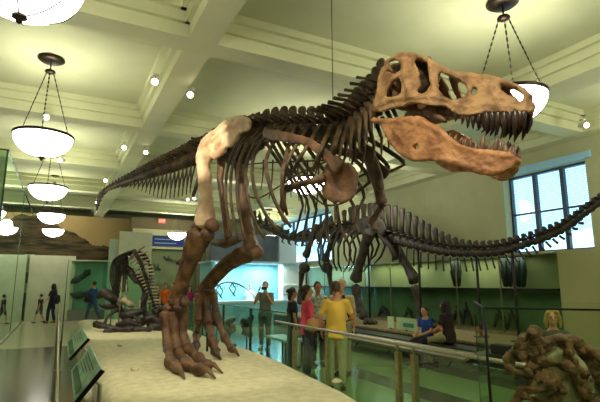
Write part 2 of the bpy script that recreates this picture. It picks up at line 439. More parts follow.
# --- backbone: (cx, cy, topx, topy, radius m)
neck = [(386, 92, 381, 60, .085), (379, 101, 373, 71, .09), (372, 111, 363, 82, .10), (364, 120, 354, 92, .105), (356, 127, 348, 101, .11), (347, 132, 341, 107, .11), (338, 134, 334, 111, .11)]
dors = [(330, 134, 327, 108, .11), (318, 134, 317, 108, .115), (306, 133, 305, 108, .12), (294, 133, 292, 108, .12), (282, 133, 279, 109, .125), (270, 133, 267, 112, .13), (258, 134, 255, 117, .13), (250, 135, 248, 120, .13)]
tail = [(206, 152, 203, 137, .14), (196, 158, 194, 140, .13), (186, 162, 184, 145, .125), (175, 166, 173, 151, .12), (160, 171, 158, 158, .11), (145, 176, 143, 166, .09), (130, 181, 129, 174, .07), (117, 186, 116, 181, .055), (108, 190, 107, 187, .045), (101, 197, 99, 195, .038), (97.5, 207, 96, 206, .03)]
def chain(keys, n, name, parent, m, fn, tp=1.0, blade=.5, gap=.93):
    S = smooth_path(keys, n); out = []
    P = [fn(k[0], k[1]) for k in S]
    for i, k in enumerate(S):
        a = P[max(0, i-1)]; b = P[min(n-1, i+1)]; t = b-a
        ln = t.length/(2 if 0 < i < n-1 else 1)*gap
        top = fn(k[2], k[3])
        mb = MB(); nn, up = vertebra(mb, P[i], top, t, k[4], ln, tp, blade)
        mb.build(name, m, parent, bump=((14, k[4]*.10),))
        out.append((P[i], t.normalized(), up, nn, k[4]))
    return out
NK = chain([k[:4]+(k[4]*1.3,) for k in neck], 9, 'neck_vertebra', trex, M_bone, TR, 1.5, .85)
DS = chain(dors, 10, 'back_vertebra', trex, M_bone, TR, 1.2, .56, .9)
TL = chain(tail, 38, 'tail_vertebra', trex, M_bone, TR, 1.0, .55)
# sacrum under the hips
mb = MB()
for c in smooth_path([(250, 135), (236, 138), (222, 143), (208, 151)], 6):
    p = TR(c[0], c[1]); q = TR(c[0]-2, c[1]-17); mb.tube([p, q], [(.1, .12), (.09, .04)], 8, ref=(-.2, 1, 0)); mb.ell(p, (.14, .14, .13))
mb.build('sacrum', M_bone, trex, voxel=.025, relax=2, bump=((9, .01),))
# neck ribs
for i, (p, t, up, n, r) in enumerate(NK[1:]):
    for s_ in (-1, 1):
        a = p-up*r*.5+n*s_*r*1.0
        MB().tube([a, a-up*.16+t*.05+n*s_*.05, a-up*(.30+.02*i)+t*.16+n*s_*.04], [.03, .02, .008], 7).build('neck_rib', M_bone, trex)
# muscles scars: broad arches on the side of the neck
# chevrons under the tail
chev = [(190, 193), (183, 196), (176, 197.5), (169, 198.5), (163, 198.5), (157, 197.5), (151, 195), (145, 192.5), (139, 190.5), (133, 188.5), (127, 187.5), (121, 188)]
for i, (cx, cy) in enumerate(smooth_path(chev, 18)):
    f = i/17; c = smooth_path([(k[0], k[1]) for k in tail], 60)
    # root on the centrum line, a little ahead of the tip
    rt = min(c, key=lambda q: abs(q[0]-(cx+3.5)))
    a = TR(rt[0], rt[1]+4.5-2.5*f); b = TR(cx, cy)
    m_ = a.lerp(b, .5)
    mb = MB()
    for s_ in (-1, 1): mb.tube([a+LN*s_*.05, m_+LN*s_*.01, m_.lerp(b, .3)], [.016, .018, .02], 6)
    mb.tube([m_, b], [(.028-.012*f, .016), (.018-.008*f, .01)], 6, ref=(0, 1, 0)).build('chevron_bone', M_bone, trex)
# --- ribs
ribs = [[(250, 130), (236, 145), (227, 170), (226, 200), (231, 236)], [(256, 129), (241, 144), (232, 168), (231, 200), (238, 242)],
 [(262, 129), (247, 144), (238, 168), (238, 205), (246, 243)], [(268, 129), (254, 144), (246, 168), (247, 195), (255, 222), (264, 238)],
 [(275, 129), (258, 146), (252, 168), (256, 194), (269, 220), (279, 231)], [(284, 128), (275, 140), (266, 161), (269, 183), (277, 206), (291, 227)],
 [(296, 128), (289, 145), (284, 165), (282, 187), (287, 215)], [(308, 127), (300, 141), (291, 154), (285, 172), (281, 190)],
 [(320, 126), (311, 140), (300, 158), (293, 172)], [(332, 126), (325, 140), (319, 155), (313, 170)], [(341, 126), (336, 140), (333, 158)]]
farend = [1, 1, 1, .9, .9, .85, .8, .85, .9, .9, 1]
for i, rb in enumerate(ribs):
    S = smooth_path(rb, 12); W = .62 if i < 8 else .5
    def prof(f): return .10 + W*math.sin(min(1, f*1.45)*PI/2)*(1 - .25*max(0, f-.6)/.4)
    near = [TR(q[0], q[1], prof(k/11)) for k, q in enumerate(S)]
    rad = [(.045-.018*k/11, .024-.008*k/11) for k in range(12)]; rad[0] = (.05, .03)
    MB().tube(near, rad, 8, ref=(0, 1, 0)).build('rib', M_bone, trex, bump=((8, .007),))
    far = [mir(p, prof(k/11)) for k, p in enumerate(near)]
    MB().tube(far, rad, 8, ref=(0, 1, 0)).build('rib', M_bone, trex, bump=((8, .007),))
# belly ribs and the thin rods seen through the chest
for x, ya, yb, dx in ((291, 160, 197, 0), (298, 160, 201, 1), (307, 160, 214, -2), (318, 158, 223, -3), (326, 190, 234, -2), (272, 160, 199, -3), (335, 200, 232, 0), (263, 160, 190, -2)):
    MB().tube([TR(x+dx*-.3, ya, -.42), TR(x, (ya+yb)/2, -.5), TR(x+dx, yb, -.42)], [.016, .014, .008], 6).build('belly_rib', M_bone, trex)
for pts in ([(246, 195), (253, 198), (262, 197), (278, 187), (300, 173), (330, 160)], [(298, 175), (306, 188), (316, 199), (326, 205), (340, 204), (352, 197), (360, 186)], [(243, 165), (262, 163), (285, 162), (310, 161), (335, 160)]):
    S = smooth_path(pts, 14)
    MB().tube([TR(q[0], q[1], .05) for q in S], .012, 6).build('belly_rib', M_bone, trex)
# --- hips and hind legs
def TRs(lat, amp=0): return lambda u, v, w: TR(u, v, lat) + LN*w
il = [(199, 148), (203, 139), (211, 132), (219, 126), (227, 119), (240, 115.5), (248, 118), (251, 122), (249, 130), (241, 133), (236, 141), (229, 147), (222, 150), (219, 156), (210, 160), (202, 159), (198, 153)]
for s_ in (1, -1):
    lat = .24*1
    mb = MB().slab(il, [], TRs(.27), .07, 5)
    S = smooth_path([(203, 146), (214, 138), (228, 128), (243, 121)], 8)
    mb.tube([TR(q[0], q[1], .32) for q in S], .045, 8).tube([TR(a, b, .31) for a, b in ((204, 141), (213, 133), (228, 121), (241, 117), (249, 121))], .035, 8).tube([TR(a, b, .33) for a, b in ((222, 127), (221, 138), (216, 148))], .045, 8).tube([TR(208, 155, .27), TR(216, 156, .30), TR(224, 149, .27)], .06, 8)
    if s_ < 0:
        for v in mb.bm.verts: v.co = mir(v.co, .27)
    mb.build('pelvis_blade', M_pale if s_ > 0 else M_bone, trex, voxel=.022, relax=3, bump=((7, .02), (22, .006)))
# pubis and ischium
for s_ in (1, -1):
    MB().tube([TR(222, 156, .1*s_), TR(220, 180, .1*s_), TR(223, 205, .06*s_), TR(228, 238, .04*s_)], [(.11, .07), (.09, .05), (.07, .045), (.08, .05)], 9, ref=(0, 1, 0)).build('pubis', M_leg, trex, bump=((7, .015),))
MB().tube([TR(213, 242), TR(226, 243), TR(240, 239)], [(.05, .05), (.09, .08), (.05, .05)], 9).build('pubic_boot', M_bone, trex, bump=((7, .015),))
MB().tube([TR(206, 160, .06), TR(199, 178, .03), TR(193, 196, .0)], [(.08, .05), (.05, .04), (.04, .03)], 8).build('ischium', M_bone, trex)
# right leg
LR = .42
def P_(x, y, l=LR): return TR(x, y, l)
mb = MB().tube([P_(209, 153, .2), P_(205, 155, .36), P_(203, 163), P_(205, 178), P_(206, 195), P_(206, 208), P_(206, 219), P_(206, 226)],
  [(.11, .11), (.15, .14), (.13, .12), (.115, .10), (.11, .10), (.145, .12), (.19, .15), (.17, .13)], 14, ref=LN[:] )
for e_ in (P_(199, 226), P_(212, 225.5)): MB().ell(e_, (.12, .12, .11)).build('knee_knuckle', M_leg, trex, bump=((9, .02),))
mb.build('thigh_bone', M_pale, trex, voxel=.02, relax=3, bump=((6, .02), (20, .006)))
for pts, r, m_ in (([(201, 232), (199, 243), (192, 260), (184, 280), (179, 296), (178, 304)], [.20, .17, .115, .10, .12, .13], M_leg), ([(192, 232), (189, 244), (183, 262), (177, 282), (173, 298)], [.09, .08, .05, .045, .07], M_leg)):
    mb = MB().tube([P_(x, y, LR+(.08 if r[0] < .1 else 0)) for x, y in pts], [(a, a*.82) for a in r], 14)
    if r[0] > .1: mb.ell(P_(196, 233), (.13, .14, .12)).ell(P_(208, 234), (.12, .13, .12)).ell(P_(173, 301), (.09, .10, .11)).ell(P_(184, 302), (.09, .10, .11))
    mb.build('shin_bone' if r[0] > .1 else 'calf_bone', m_, trex, voxel=.018, relax=3, bump=((6, .02), (20, .005)))
for e_ in (P_(170, 308), P_(181, 308)): MB().ell(e_, (.13, .12, .09)).build('ankle_bone', M_leg, trex, bump=((9, .02),))
def toe_chain(meta, toes, claw, lat, rm, rt, base=.4, m=None, fan=(0, 0, 0)):
    m = m or M_leg
    P = [TR(x, y, lat+k*fan[0]) for k, (x, y) in enumerate(meta)]
    MB().tube(P, [(rm*1.2, rm*1.1)]+[(rm*.8, rm*.8)]*(len(P)-2)+[(rm*1.15, rm*1.1)], 10).build('foot_bone', m, trex, voxel=.015, relax=2, bump=((12, .008),))
    pts = [P[-1]] + [onz(x, y, base+z) for x, y, z in toes]
    for a, b in zip(pts, pts[1:]):
        d = (b-a)*.06
        MB().tube([a+d, a.lerp(b, .25), a.lerp(b, .75), b-d], [rt*1.02, rt*.68, rt*.66, rt*.92], 10).build('toe_bone', m, trex, bump=((14, .006),))
    cs = [pts[-1]] + [onz(x, y, base+z) for x, y, z in claw]
    MB().tube(cs, [rt*.8] + [rt*(.62-.5*(k+1)/len(claw)) for k in range(len(claw))], 9).build('claw', m, trex)
toe_chain([(165, 313), (166, 330), (169, 348)], [(170, 362, .13), (177, 368, .09)], [(181, 371, .075), (184.5, 379, .01)], LR+.12, .09, .10, fan=(0,))
toe_chain([(174, 314), (175, 335), (178, 352)], [(187, 364, .12), (200, 370, .09)], [(208, 370, .11), (215.5, 378.5, .01)], LR, .10, .105)
toe_chain([(183, 313), (183, 333), (187, 348)], [(198, 358, .14), (208, 366, .10)], [(214, 364.5, .13), (223, 373.5, .01)], LR-.12, .09, .10)
# left leg, further and forward
LL = -.42
def Q_(x, y, l=LL): return TR(x, y, l)
mb = MB().tube([Q_(238, 150, -.25), Q_(240, 165), Q_(243, 185), Q_(245, 205), Q_(247, 225), Q_(250, 243), Q_(253, 252)], [(.12, .12), (.15, .12), (.13, .11), (.115, .10), (.12, .10), (.15, .13), (.15, .13)], 12)
mb.ell(Q_(256, 252), (.13, .13, .12)).build('thigh_bone', M_leg, trex, voxel=.02, relax=3, bump=((6, .02), (20, .006)))
mb = MB().tube([Q_(248, 254), Q_(240, 256), Q_(229, 264), Q_(218, 275), Q_(208, 286), Q_(204, 292)], [(.16, .14), (.17, .14), (.12, .10), (.115, .10), (.13, .13), (.14, .14)], 12)
mb.build('shin_bone', M_leg, trex, voxel=.02, relax=3, bump=((6, .02), (20, .005)))
MB().tube([Q_(240, 252, LL+.1), Q_(226, 258, LL+.1), Q_(212, 272, LL+.1), Q_(200, 288, LL+.1)], [.07, .05, .04, .06], 9).build('calf_bone', M_leg, trex)
for e_ in (Q_(201, 291), Q_(210, 291)): MB().ell(e_, (.11, .11, .08)).build('ankle_bone', M_leg, trex, bump=((9, .02),))
toe_chain([(200, 294), (199, 306), (199, 320)], [(197, 334, .3), (196, 346, .16)], [(195.5, 353, .10), (195.5, 359, .01)], LL+.12, .085, .09, .42)
toe_chain([(206, 294), (207, 308), (209, 325)], [(213, 343, .28), (215.5, 352, .15)], [(218, 356, .10), (221.5, 360.5, .01)], LL, .095, .10, .42)
toe_chain([(213, 294), (215, 306), (218, 322)], [(225, 338, .3), (232, 349, .14)], [(236, 351.5, .12), (239.5, 357, .01)], LL-.12, .08, .088, .42)
b_ = onz(207, 352, .42); MB().tube([b_, b_+Vector((0, 0, .62))], .022, 8).box((b_.x-.08, b_.y-.08, .36), (b_.x+.08, b_.y+.08, .415)).build('support_post', M_iron, trex)
# --- shoulder and arms
for s_ in (1, -1):
    lat = .52
    mb = MB().tube([TR(264, 132, .42), TR(275, 135, .48), TR(292, 138, lat), TR(308, 142, lat), TR(322, 151, lat), TR(332, 160, lat), TR(340, 168, lat)],
        [(.075, .02), (.085, .022), (.065, .025), (.06, .028), (.06, .03), (.075, .032), (.10, .035)], 10, ref=(0, .3, 1))
    if s_ < 0:
        mb = MB().tube([mir(TR(x, y, .45), .45) for x, y in ((264, 132), (285, 137), (308, 142), (322, 151), (334, 162))], [(.075, .02), (.065, .025), (.06, .028), (.06, .03), (.07, .03)], 10, ref=(0, .3, 1))
        mb.tube([TR(362, 146, -.3), TR(369, 152, -.3), TR(373, 166, -.3), TR(377, 180, -.3), TR(380, 190, -.3)], [(.06, .04), (.09, .05), (.11, .05), (.12, .05), (.06, .04)], 10, ref=(0, 1, 0))
        mb.build('shoulder_blade', M_bone, trex, voxel=.018, relax=3, bump=((8, .012),)); continue
    cor = [(327, 165), (338, 160), (350, 163), (357, 172), (358, 186), (354, 197), (345, 203), (333, 203), (324, 197), (322, 190), (326, 184), (322, 176)]
    mb.slab(cor, [], lambda u, v, w: TR(u, v, .46 - ((u-335)/20.0)**2*.08) + LN*w, .05, 4)
    mb.build('shoulder_blade', M_leg, trex, voxel=.018, relax=3, bump=((8, .012),))
for (pts, fore, wr, lat) in (([(322, 178), (312, 181), (300, 184), (286, 189)], [(283, 190), (283, 200), (281, 213)], (281, 214), .52), ([(371, 160), (376, 175), (379, 190), (382, 203)], [(383, 204), (377, 213), (371, 222)], (371, 223), -.45)):
    mb = MB().tube([TR(x, y, lat) for x, y in pts], [.06, .038, .036, .05] if lat > 0 else [.10, .085, .06, .075], 10)
    mb.build('upper_arm_bone', M_bone, trex, bump=((9, .01),))
    for d in (-.03, .035):
        MB().tube([TR(x+d*40, y, lat+d) for x, y in fore], [.028, .02, .026], 8).build('forearm_bone', M_bone, trex)
    for k, (dx, dy) in enumerate(((9, 12), (4, 10))):
        a = TR(wr[0], wr[1], lat); b = TR(wr[0]+dx*.55, wr[1]+dy*.6, lat+.02); c = TR(wr[0]+dx, wr[1]+dy, lat+.02)
        MB().tube([a, a.lerp(b, .5), b], [.024, .016, .02], 7).build('finger_bone', M_bone, trex)
        MB().tube([b, b.lerp(c, .5)+Vector((0, 0, .01)), c], [.02, .014, .004], 7).build('claw', M_bone, trex)
# ---------------- skull
HW = [(372, .27), (385, .33), (400, .34), (420, .31), (440, .25), (465, .185), (490, .155), (510, .125), (522, .09), (529, .045)]
TOPC = [(385, 63), (404, 51.5), (421, 56), (437, 65), (451, 71.5), (472, 73), (495, 76.5), (516, 84), (524, 90), (527, 96), (529, 104)]
def hw(u, v):
    d = max(0, v - lerp_tab(TOPC, u)); f = min(1, .58 + d/42.0*.42)
    return lerp_tab(HW, u)*f
def SK(u, v, w=0.0):
    l = hw(u, v) ; return TR(u, v, l) + LN*w
cran = [(374, 112), (373, 104), (377, 97), (380, 88), (382, 78), (384, 69), (386, 63), (392, 57), (398, 54), (404.5, 51.5), (410, 54), (415, 52.5), (421, 56), (427, 57), (437.5, 65), (451, 71), (459, 72), (472.5, 73), (484.5, 74), (495, 76.5), (505.5, 79.5), (516, 84), (523.5, 90), (527, 96), (529, 104), (529, 113),
 (516, 112), (502.5, 112.5), (486, 113), (477, 115.5), (466.5, 116), (457.5, 114.5), (451, 112), (445, 107), (433, 105.5), (425, 104), (415, 104), (404.5, 106), (397, 108), (386.5, 111)]
fen = [[(386, 68), (390, 63), (396, 60.5), (399.5, 63), (400, 69), (395, 72), (389, 71)],
 [(388, 96), (388.5, 90), (393, 84), (398, 78), (400.5, 84), (400, 92), (395.5, 96)],
 [(414, 62), (421, 60), (427.5, 65), (428.5, 73), (430, 83), (427, 89), (422, 93.5), (417.5, 90.5), (421.5, 84), (421, 78), (416, 72)],
 [(439.5, 72.5), (447, 75), (453, 78.5), (459, 81.5), (465, 85), (467, 90), (465.5, 94.5), (459, 97), (452, 98.5), (444.5, 95.5), (439, 90), (439, 81)],
 [(470.5, 93), (473, 89), (477, 87.5), (478.5, 90), (476, 94), (472.5, 95.5)],
 [(498.5, 83), (504, 84), (510, 86.3), (516, 88.5), (520.5, 92.5), (523, 98), (520.5, 101.5), (515, 99), (509, 94.5), (503, 89)]]
ridges = [([(386, 64), (393, 58), (404, 54), (412, 56), (420, 57)], .028), ([(384, 68), (381, 80), (379, 92), (376, 106)], .03), ([(376, 108), (386, 102), (398, 99), (411, 98), (424, 97), (436, 97), (448, 101)], .034),
 ([(403, 60), (405, 72), (408, 84), (411, 96)], .038), ([(414, 62), (420, 76)], .02), ([(431, 62), (432, 74), (434, 86), (436, 95)], .034), ([(424, 58), (437, 66), (450, 73), (462, 78)], .03),
 ([(401, 76), (392, 80), (385, 86), (381, 95)], .022), ([(462, 77), (478, 77), (494, 79), (508, 82), (519, 87), (525, 96), (526, 108)], .02), ([(497, 82), (492, 90), (498, 97), (510, 102), (520, 105)], .018),
 ([(450, 103), (462, 107), (478, 107), (494, 105), (512, 107), (526, 110)], .022), ([(468, 84), (471, 98), (462, 101)], .018), ([(482, 82), (486, 94), (482, 100)], .014)]
mb = MB()
def grow(poly, d):
    cx = sum(p[0] for p in poly)/len(poly); cy = sum(p[1] for p in poly)/len(poly)
    return [(x+(x-cx)/max(.1, math.hypot(x-cx, y-cy))*d, y+(y-cy)/max(.1, math.hypot(x-cx, y-cy))*d) for x, y in poly]
fen = [grow(f_, g_) for f_, g_ in zip(fen, (1.6, 1.9, 1.6, 1.2, .6, 1.1))]
mb.slab(cran, fen, SK, .04, 4)
for pts, r in ridges: mb.tube([SK(q[0], q[1], .012) for q in smooth_path(pts, 10)], r*.85, 8)
nv = len(mb.bm.verts)
# the other side: same bones mirrored across the midline
src = [(v.co.copy()) for v in mb.bm.verts]; faces = [[v.index for v in f.verts] for f in mb.bm.faces] if not mb.bm.verts.index_update() else None
MIDP = lambda p: p  # placeholder
def mirror_mid(p):
    # signed distance to the curved mid surface along LN
    lo, hi = -.8, .8
    for _ in range(24):
        m_ = (lo+hi)/2; q = p - LN*m_
        if q.x - lerp_tab(GX, q.y) < 0: lo = m_
        else: hi = m_
    return p - LN*(2*lo)
# order: distance positive when p is on the right side
nvs = [mb.bm.verts.new(mirror_mid(c)) for c in src]
for f in faces: mb.bm.faces.new([nvs[i] for i in reversed(f)])
# roof between both sides
def roofband(mb, top, inset, drop):
    rows = []
    K = 6
    for (u, v) in top:
        a = SK(u, v+inset, 0); b = mirror_mid(a)
        rows.append([a.lerp(b, k/K) + Vector((0, 0, .02*math.sin(PI*k/K))) for k in range(K+1)])
    up_ = [[mb.bm.verts.new(p) for p in r] for r in rows]; dn = [[mb.bm.verts.new(p-Vector((0, 0, drop))) for p in r] for r in rows]
    n = len(rows)
    for i in range(n-1):
        for k in range(K):
            mb.bm.faces.new((up_[i][k], up_[i][k+1], up_[i+1][k+1], up_[i+1][k])); mb.bm.faces.new((dn[i][k], dn[i+1][k], dn[i+1][k+1], dn[i][k+1]))
        mb.bm.faces.new((up_[i][0], up_[i+1][0], dn[i+1][0], dn[i][0])); mb.bm.faces.new((up_[i][K], dn[i][K], dn[i+1][K], up_[i+1][K]))
    for i in (0, n-1):
        for k in range(K): mb.bm.faces.new((up_[i][k], dn[i][k], dn[i][k+1], up_[i][k+1]))
roofband(mb, [(404, 53), (414, 54), (424, 57), (437, 65), (451, 71.5), (462, 72.5), (472, 73), (484, 74.5), (496, 77), (507, 81), (518, 86)], 1.2, .04)
mb.tube([SK(528, 106), mirror_mid(SK(528, 106))], [(.05, .035)]*2, 8)
mb.tube([SK(526, 96), mirror_mid(SK(526, 96))], [.03]*2, 8)
mb.tube([SK(386, 66), mirror_mid(SK(386, 66))], [(.04, .03)]*2, 8)
# braincase and palate
skull = mb.build('skull', M_skull, trex, voxel=.0125, relax=3, bump=((7, .012), (24, .006), (60, .0025)))
MB().tube([TR(386, 80), TR(396, 78), TR(410, 76), TR(424, 76), (TR(436, 80))], [(.10, .08), (.16, .13), (.19, .13), (.19, .10), (.10, .05)], 12).tube([TR(404, 86), TR(400, 98)], [(.12, .1), (.1, .08)], 10).build('braincase_shade_fill', M_bone, skull, voxel=.016, relax=2, bump=((10, .02),))  # braincase enlarged and dark to imitate shade inside the skull openings
mb = MB()
for s_ in (1, -1):
    pp = [(381, 106, .2), (395, 104, .19), (410, 105, .17), (425, 107, .14), (440, 110, .11), (460, 112, .08), (480, 110, .05)]
    mb.tube([TR(a, b, c*s_) for a, b, c in pp], [(.04, .03), (.06, .03), (.07, .03), (.08, .03), (.07, .03), (.05, .03), (.03, .02)], 8)
    mb.tube([TR(394, 84, .1*s_), TR(396, 96, .19*s_), TR(388, 108, .26*s_)], [.04, .04, .04], 8)
    mb.tube([TR(424, 108, .12*s_), TR(436, 116, .17*s_), TR(446, 121, .16*s_)], [.04, .05, .025], 8)
mb.build('palate', M_leg, skull, voxel=.015, relax=2, bump=((12, .01),))
# ---------------- lower jaw
def hwj(u): return lerp_tab([(370, .27), (385, .33), (400, .335), (420, .31), (440, .265), (465, .19), (490, .12), (505, .08), (513, .05), (518, .02)], u)
def JW(u, v, w=0.0): return TR(u, v, hwj(u)) + LN*w
jaw = [(371, 121), (374.5, 118), (385, 119), (392.5, 118.5), (407.5, 117), (419.5, 115.5), (430, 121.5), (442, 127.5), (447, 133.5), (454, 139.5), (461, 143.5), (470, 147), (485, 149), (500, 151), (510.5, 152.5), (516.5, 157), (516.5, 162), (512, 168), (503, 173), (494, 175.8), (485, 175.8), (476, 173.5), (468.5, 169.5), (459.5, 166.5), (450, 163.8), (440, 162), (426, 161.5), (415, 161), (406, 158), (398, 153), (391, 144), (387, 137), (381, 125)]
mb = MB().slab(jaw, [[(413, 146.5), (419, 144.5), (421, 148), (416, 150)]], JW, .055, 4)
for pts, r in (([(374, 120), (386, 122), (398, 121), (412, 120), (425, 124), (438, 131), (449, 140)], .03), ([(384, 126), (392, 140), (402, 153), (416, 158), (432, 159.5)], .026),
  ([(390, 124), (400, 136), (408, 148), (404, 154)], .024), ([(447, 140), (462, 147), (480, 152), (500, 155), (512, 158)], .026), ([(440, 158), (456, 162), (472, 167), (488, 171), (503, 169)], .03), ([(412, 128), (424, 134), (436, 146), (448, 152), (466, 156)], .018), ([(425, 150), (440, 148), (452, 142)], .02)):
    mb.tube([JW(q[0], q[1], .012) for q in smooth_path(pts, 10)], r, 8)
mb.bm.verts.index_update()
src = [v.co.copy() for v in mb.bm.verts]; faces = [[v.index for v in f.verts] for f in mb.bm.faces]
nvs = [mb.bm.verts.new(mirror_mid(c)) for c in src]
for f in faces: mb.bm.faces.new([nvs[i] for i in reversed(f)])
for u, v, r in ((514, 160, .04), (510, 164, .035), (503, 168, .03), (508, 157, .04)): mb.tube([JW(u, v), mirror_mid(JW(u, v))], [r*.8]*2, 8)
jawo = mb.build('lower_jaw', M_jaw, trex, voxel=.0125, relax=3, bump=((7, .012), (24, .006), (60, .0025)))
# ---------------- teeth
UT = [(455, 113, 2, 9), (461, 115, 3, 10), (467, 115.5, 2, 13), (473, 115.5, 0, 14), (479, 114.5, -1, 16), (485, 113, 4, 20), (491, 112.5, 3, 20), (497, 112, 1, 23), (503, 112, 2, 26), (509, 112, 1, 19), (514, 112, 1.5, 25), (519, 112, 1, 18), (523.5, 112, -1, 20)]
for x, y, dx, L_ in UT:
    for s_ in (1, -1):
        l0 = hw(x, y)
        a = TR(x, y-3, l0-.01); b = TR(x+dx*.6, y+L_*.5, l0-.005); c = TR(x+dx*.2, y+L_, l0-.03)
        q = [a, b, c]
        if s_ < 0: q = [mirror_mid(p) for p in q]
        r = .011+.0009*L_
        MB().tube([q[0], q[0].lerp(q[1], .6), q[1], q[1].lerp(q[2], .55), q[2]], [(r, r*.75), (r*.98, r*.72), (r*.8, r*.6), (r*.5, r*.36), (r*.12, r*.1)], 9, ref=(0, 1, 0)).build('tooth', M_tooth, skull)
LT = [(449, 138, 2, 5), (455, 141, 2, 7), (460, 143.5, 3, 7), (465, 145.5, 2, 8), (470, 147.5, 1, 10), (476, 148.5, 0, 8), (482.5, 149.5, 1, 16), (488.5, 150.5, .5, 9), (495, 151, 3, 15), (499.5, 151.5, 2, 13), (505, 153, 0, 11), (509.5, 154, 3, 9), (513, 156, 1, 12)]
for x, y, dx, L_ in LT:
    for s_ in (1, -1):
        l0 = hwj(x)
        a = TR(x, y+3, l0-.005); b = TR(x+dx*.2, y-L_*.5, l0); c = TR(x+dx, y-L_, l0-.015)
        q = [a, b, c]
        if s_ < 0: q = [mirror_mid(p) for p in q]
        r = .012+.001*L_
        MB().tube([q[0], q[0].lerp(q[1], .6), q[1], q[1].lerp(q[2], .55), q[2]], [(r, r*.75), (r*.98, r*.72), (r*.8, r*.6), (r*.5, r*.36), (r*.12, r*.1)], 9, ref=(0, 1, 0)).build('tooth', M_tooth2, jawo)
# steel rod from the ceiling
p0 = TR(333, 112); MB().tube([(p0.x, p0.y, p0.z), (p0.x, p0.y, ZC)], .006, 6).build('hanging_wire', M_iron, trex)
# ================================================================= SAND PLATFORM
def inpoly_dist(x, y, poly):
    ins = False; dm = 1e9
    for (ax, ay), (bx, by) in zip(poly, poly[1:]+poly[:1]):
        if (ay > y) != (by > y) and x < (bx-ax)*(y-ay)/(by-ay)+ax: ins = not ins
        L2 = (bx-ax)**2+(by-ay)**2; t = max(0, min(1, ((x-ax)*(bx-ax)+(y-ay)*(by-ay))/L2))
        dm = min(dm, math.hypot(x-ax-t*(bx-ax), y-ay-t*(by-ay)))
    return ins, dm
plat = [(.5, 2.2), (2.2, 1.9), (3.12, 4.0), (3.33, 4.9), (3.48, 6.2), (3.54, 8), (3.54, 17.0), (2.6, 18.9), (.6, 18.9)]
def sand_h(x, y):
    return .40 + .035*noise.noise(Vector((x*.9, y*.6, 3))) + .012*noise.noise(Vector((x*3.3, y*3.1, 8))) + (.05*math.exp(-((x-2.9)**2+(y-8.2)**2)/2))
def grid_platform(name, poly, hfun, m, step=.13, edge=.28, label='', cat='', mul=1):
    bm = bmesh.new(); xs = [p[0] for p in poly]; ys_ = [p[1] for p in poly]
    x0, x1, y0, y1 = min(xs)-.02, max(xs)+.02, min(ys_)-.02, max(ys_)+.02
    nx, ny = int((x1-x0)/step)+1, int((y1-y0)/step)+1; G = {}
    for i in range(nx+1):
        for j in range(ny+1):
            x, y = x0+(x1-x0)*i/nx, y0+(y1-y0)*j/ny; ins, d = inpoly_dist(x, y, poly)
            if not ins: continue
            f = min(1, d/edge); f = math.sqrt(max(0, 1-(1-f)**2))
            G[i, j] = bm.verts.new((x, y, hfun(x, y)*(.35+.65*f)))
    for (i, j), v in G.items():
        q = [G.get(k) for k in ((i, j), (i+1, j), (i+1, j+1), (i, j+1))]
        if all(q): bm.faces.new(q)
    # skirt down to the floor
    be = [e for e in bm.edges if len(e.link_faces) == 1]
    r = bmesh.ops.extrude_edge_only(bm, edges=be)
    for v in [g for g in r['geom'] if isinstance(g, bmesh.types.BMVert)]: v.co.z = 0
    for v in [v for v in bm.verts if not v.link_faces]: bm.verts.remove(v)
    mb = MB(); mb.bm.free(); mb.bm = bm
    o = mb.build(name, m); return tag(o, label, cat)
grid_platform('sand_platform', plat, sand_h, M_sand, .10, .3, 'low pale sand covered platform carrying the big brown skeleton', 'platform')
# footprints / stones on the sand
M_stone = mat('pale_stone', rgb(206, 198, 160), .9, rgb(180, 170, 132), 12, bump=.4)
for px, py, s_, lb in ((337, 381, .07, 'white stone at the right front edge of the sand platform'), (120, 346, .05, 'small pale stone on the sand below the feeding skeleton'), (135, 370, .06, 'pale stone in the middle of the sand, left of the front foot')):
    p = onz(px, py, .42); tag(MB().ell((p.x, p.y, sand_h(p.x, p.y)+s_*.25), (s_, s_*.8, s_*.55)).build('stone', M_stone, None, bump=((11, .02),)), lb, 'stone')

# ================================================================= LONG NECKED SKELETON (right back)
AX = 8.55
def AP(px, py, lat=0): return onx(px, py, AX-lat)
sau = thing('sauropod_skeleton', 'dark long-tailed plant-eating dinosaur skeleton behind the group of visitors', 'dinosaur skeleton', (AX, 11.5, .5))
atail = [(382, 234, 381, 207, .15), (390, 238, 390, 205, .15), (400, 241, 401, 208, .145), (415, 245, 416, 217, .14), (432, 249, 431, 226, .13), (450, 252, 447, 235, .12), (470, 253, 467, 241, .11), (500, 251.5, 498, 240, .095), (533, 242, 532, 231, .08), (550, 236, 549, 225, .075), (567, 227.5, 566, 218, .07), (585, 214, 584, 205, .06), (601, 202, 600, 194, .055), (618, 187, 616, 181, .05), (636, 170, 634, 165, .045)]
aback = [(334, 232, 330, 217, .13), (342, 230, 341, 212, .14), (352, 229, 352, 207, .15), (364, 230, 365, 204, .15), (376, 233, 376, 203, .15)]
aneck = [(328, 232, 325, 219, .14), (318, 236, 316, 228, .14), (308, 239, 307, 231, .13), (298, 239, 298, 232, .13), (288, 238, 288, 231, .12), (279, 234, 280, 227, .12), (270, 230, 272, 224, .11), (262, 226, 264, 220, .10), (254, 220, 257, 215, .09), (247, 214, 250, 209, .08)]
AN = chain(aneck, 13, 'neck_vertebra', sau, M_green, AP, 1.7, .8, .9)
AB = chain(aback, 8, 'back_vertebra', sau, M_green, AP, 1.4, .62, .85)
AT = chain(atail, 40, 'tail_vertebra', sau, M_green, AP, 1.1, .62, .86)
p = AP(243, 211); MB().tube([p, p+Vector((0, .35, -.12)), p+Vector((0, .62, -.28))], [(.12, .09), (.12, .08), (.06, .05)], 9).build('skull', M_green, sau, voxel=.03, relax=1)
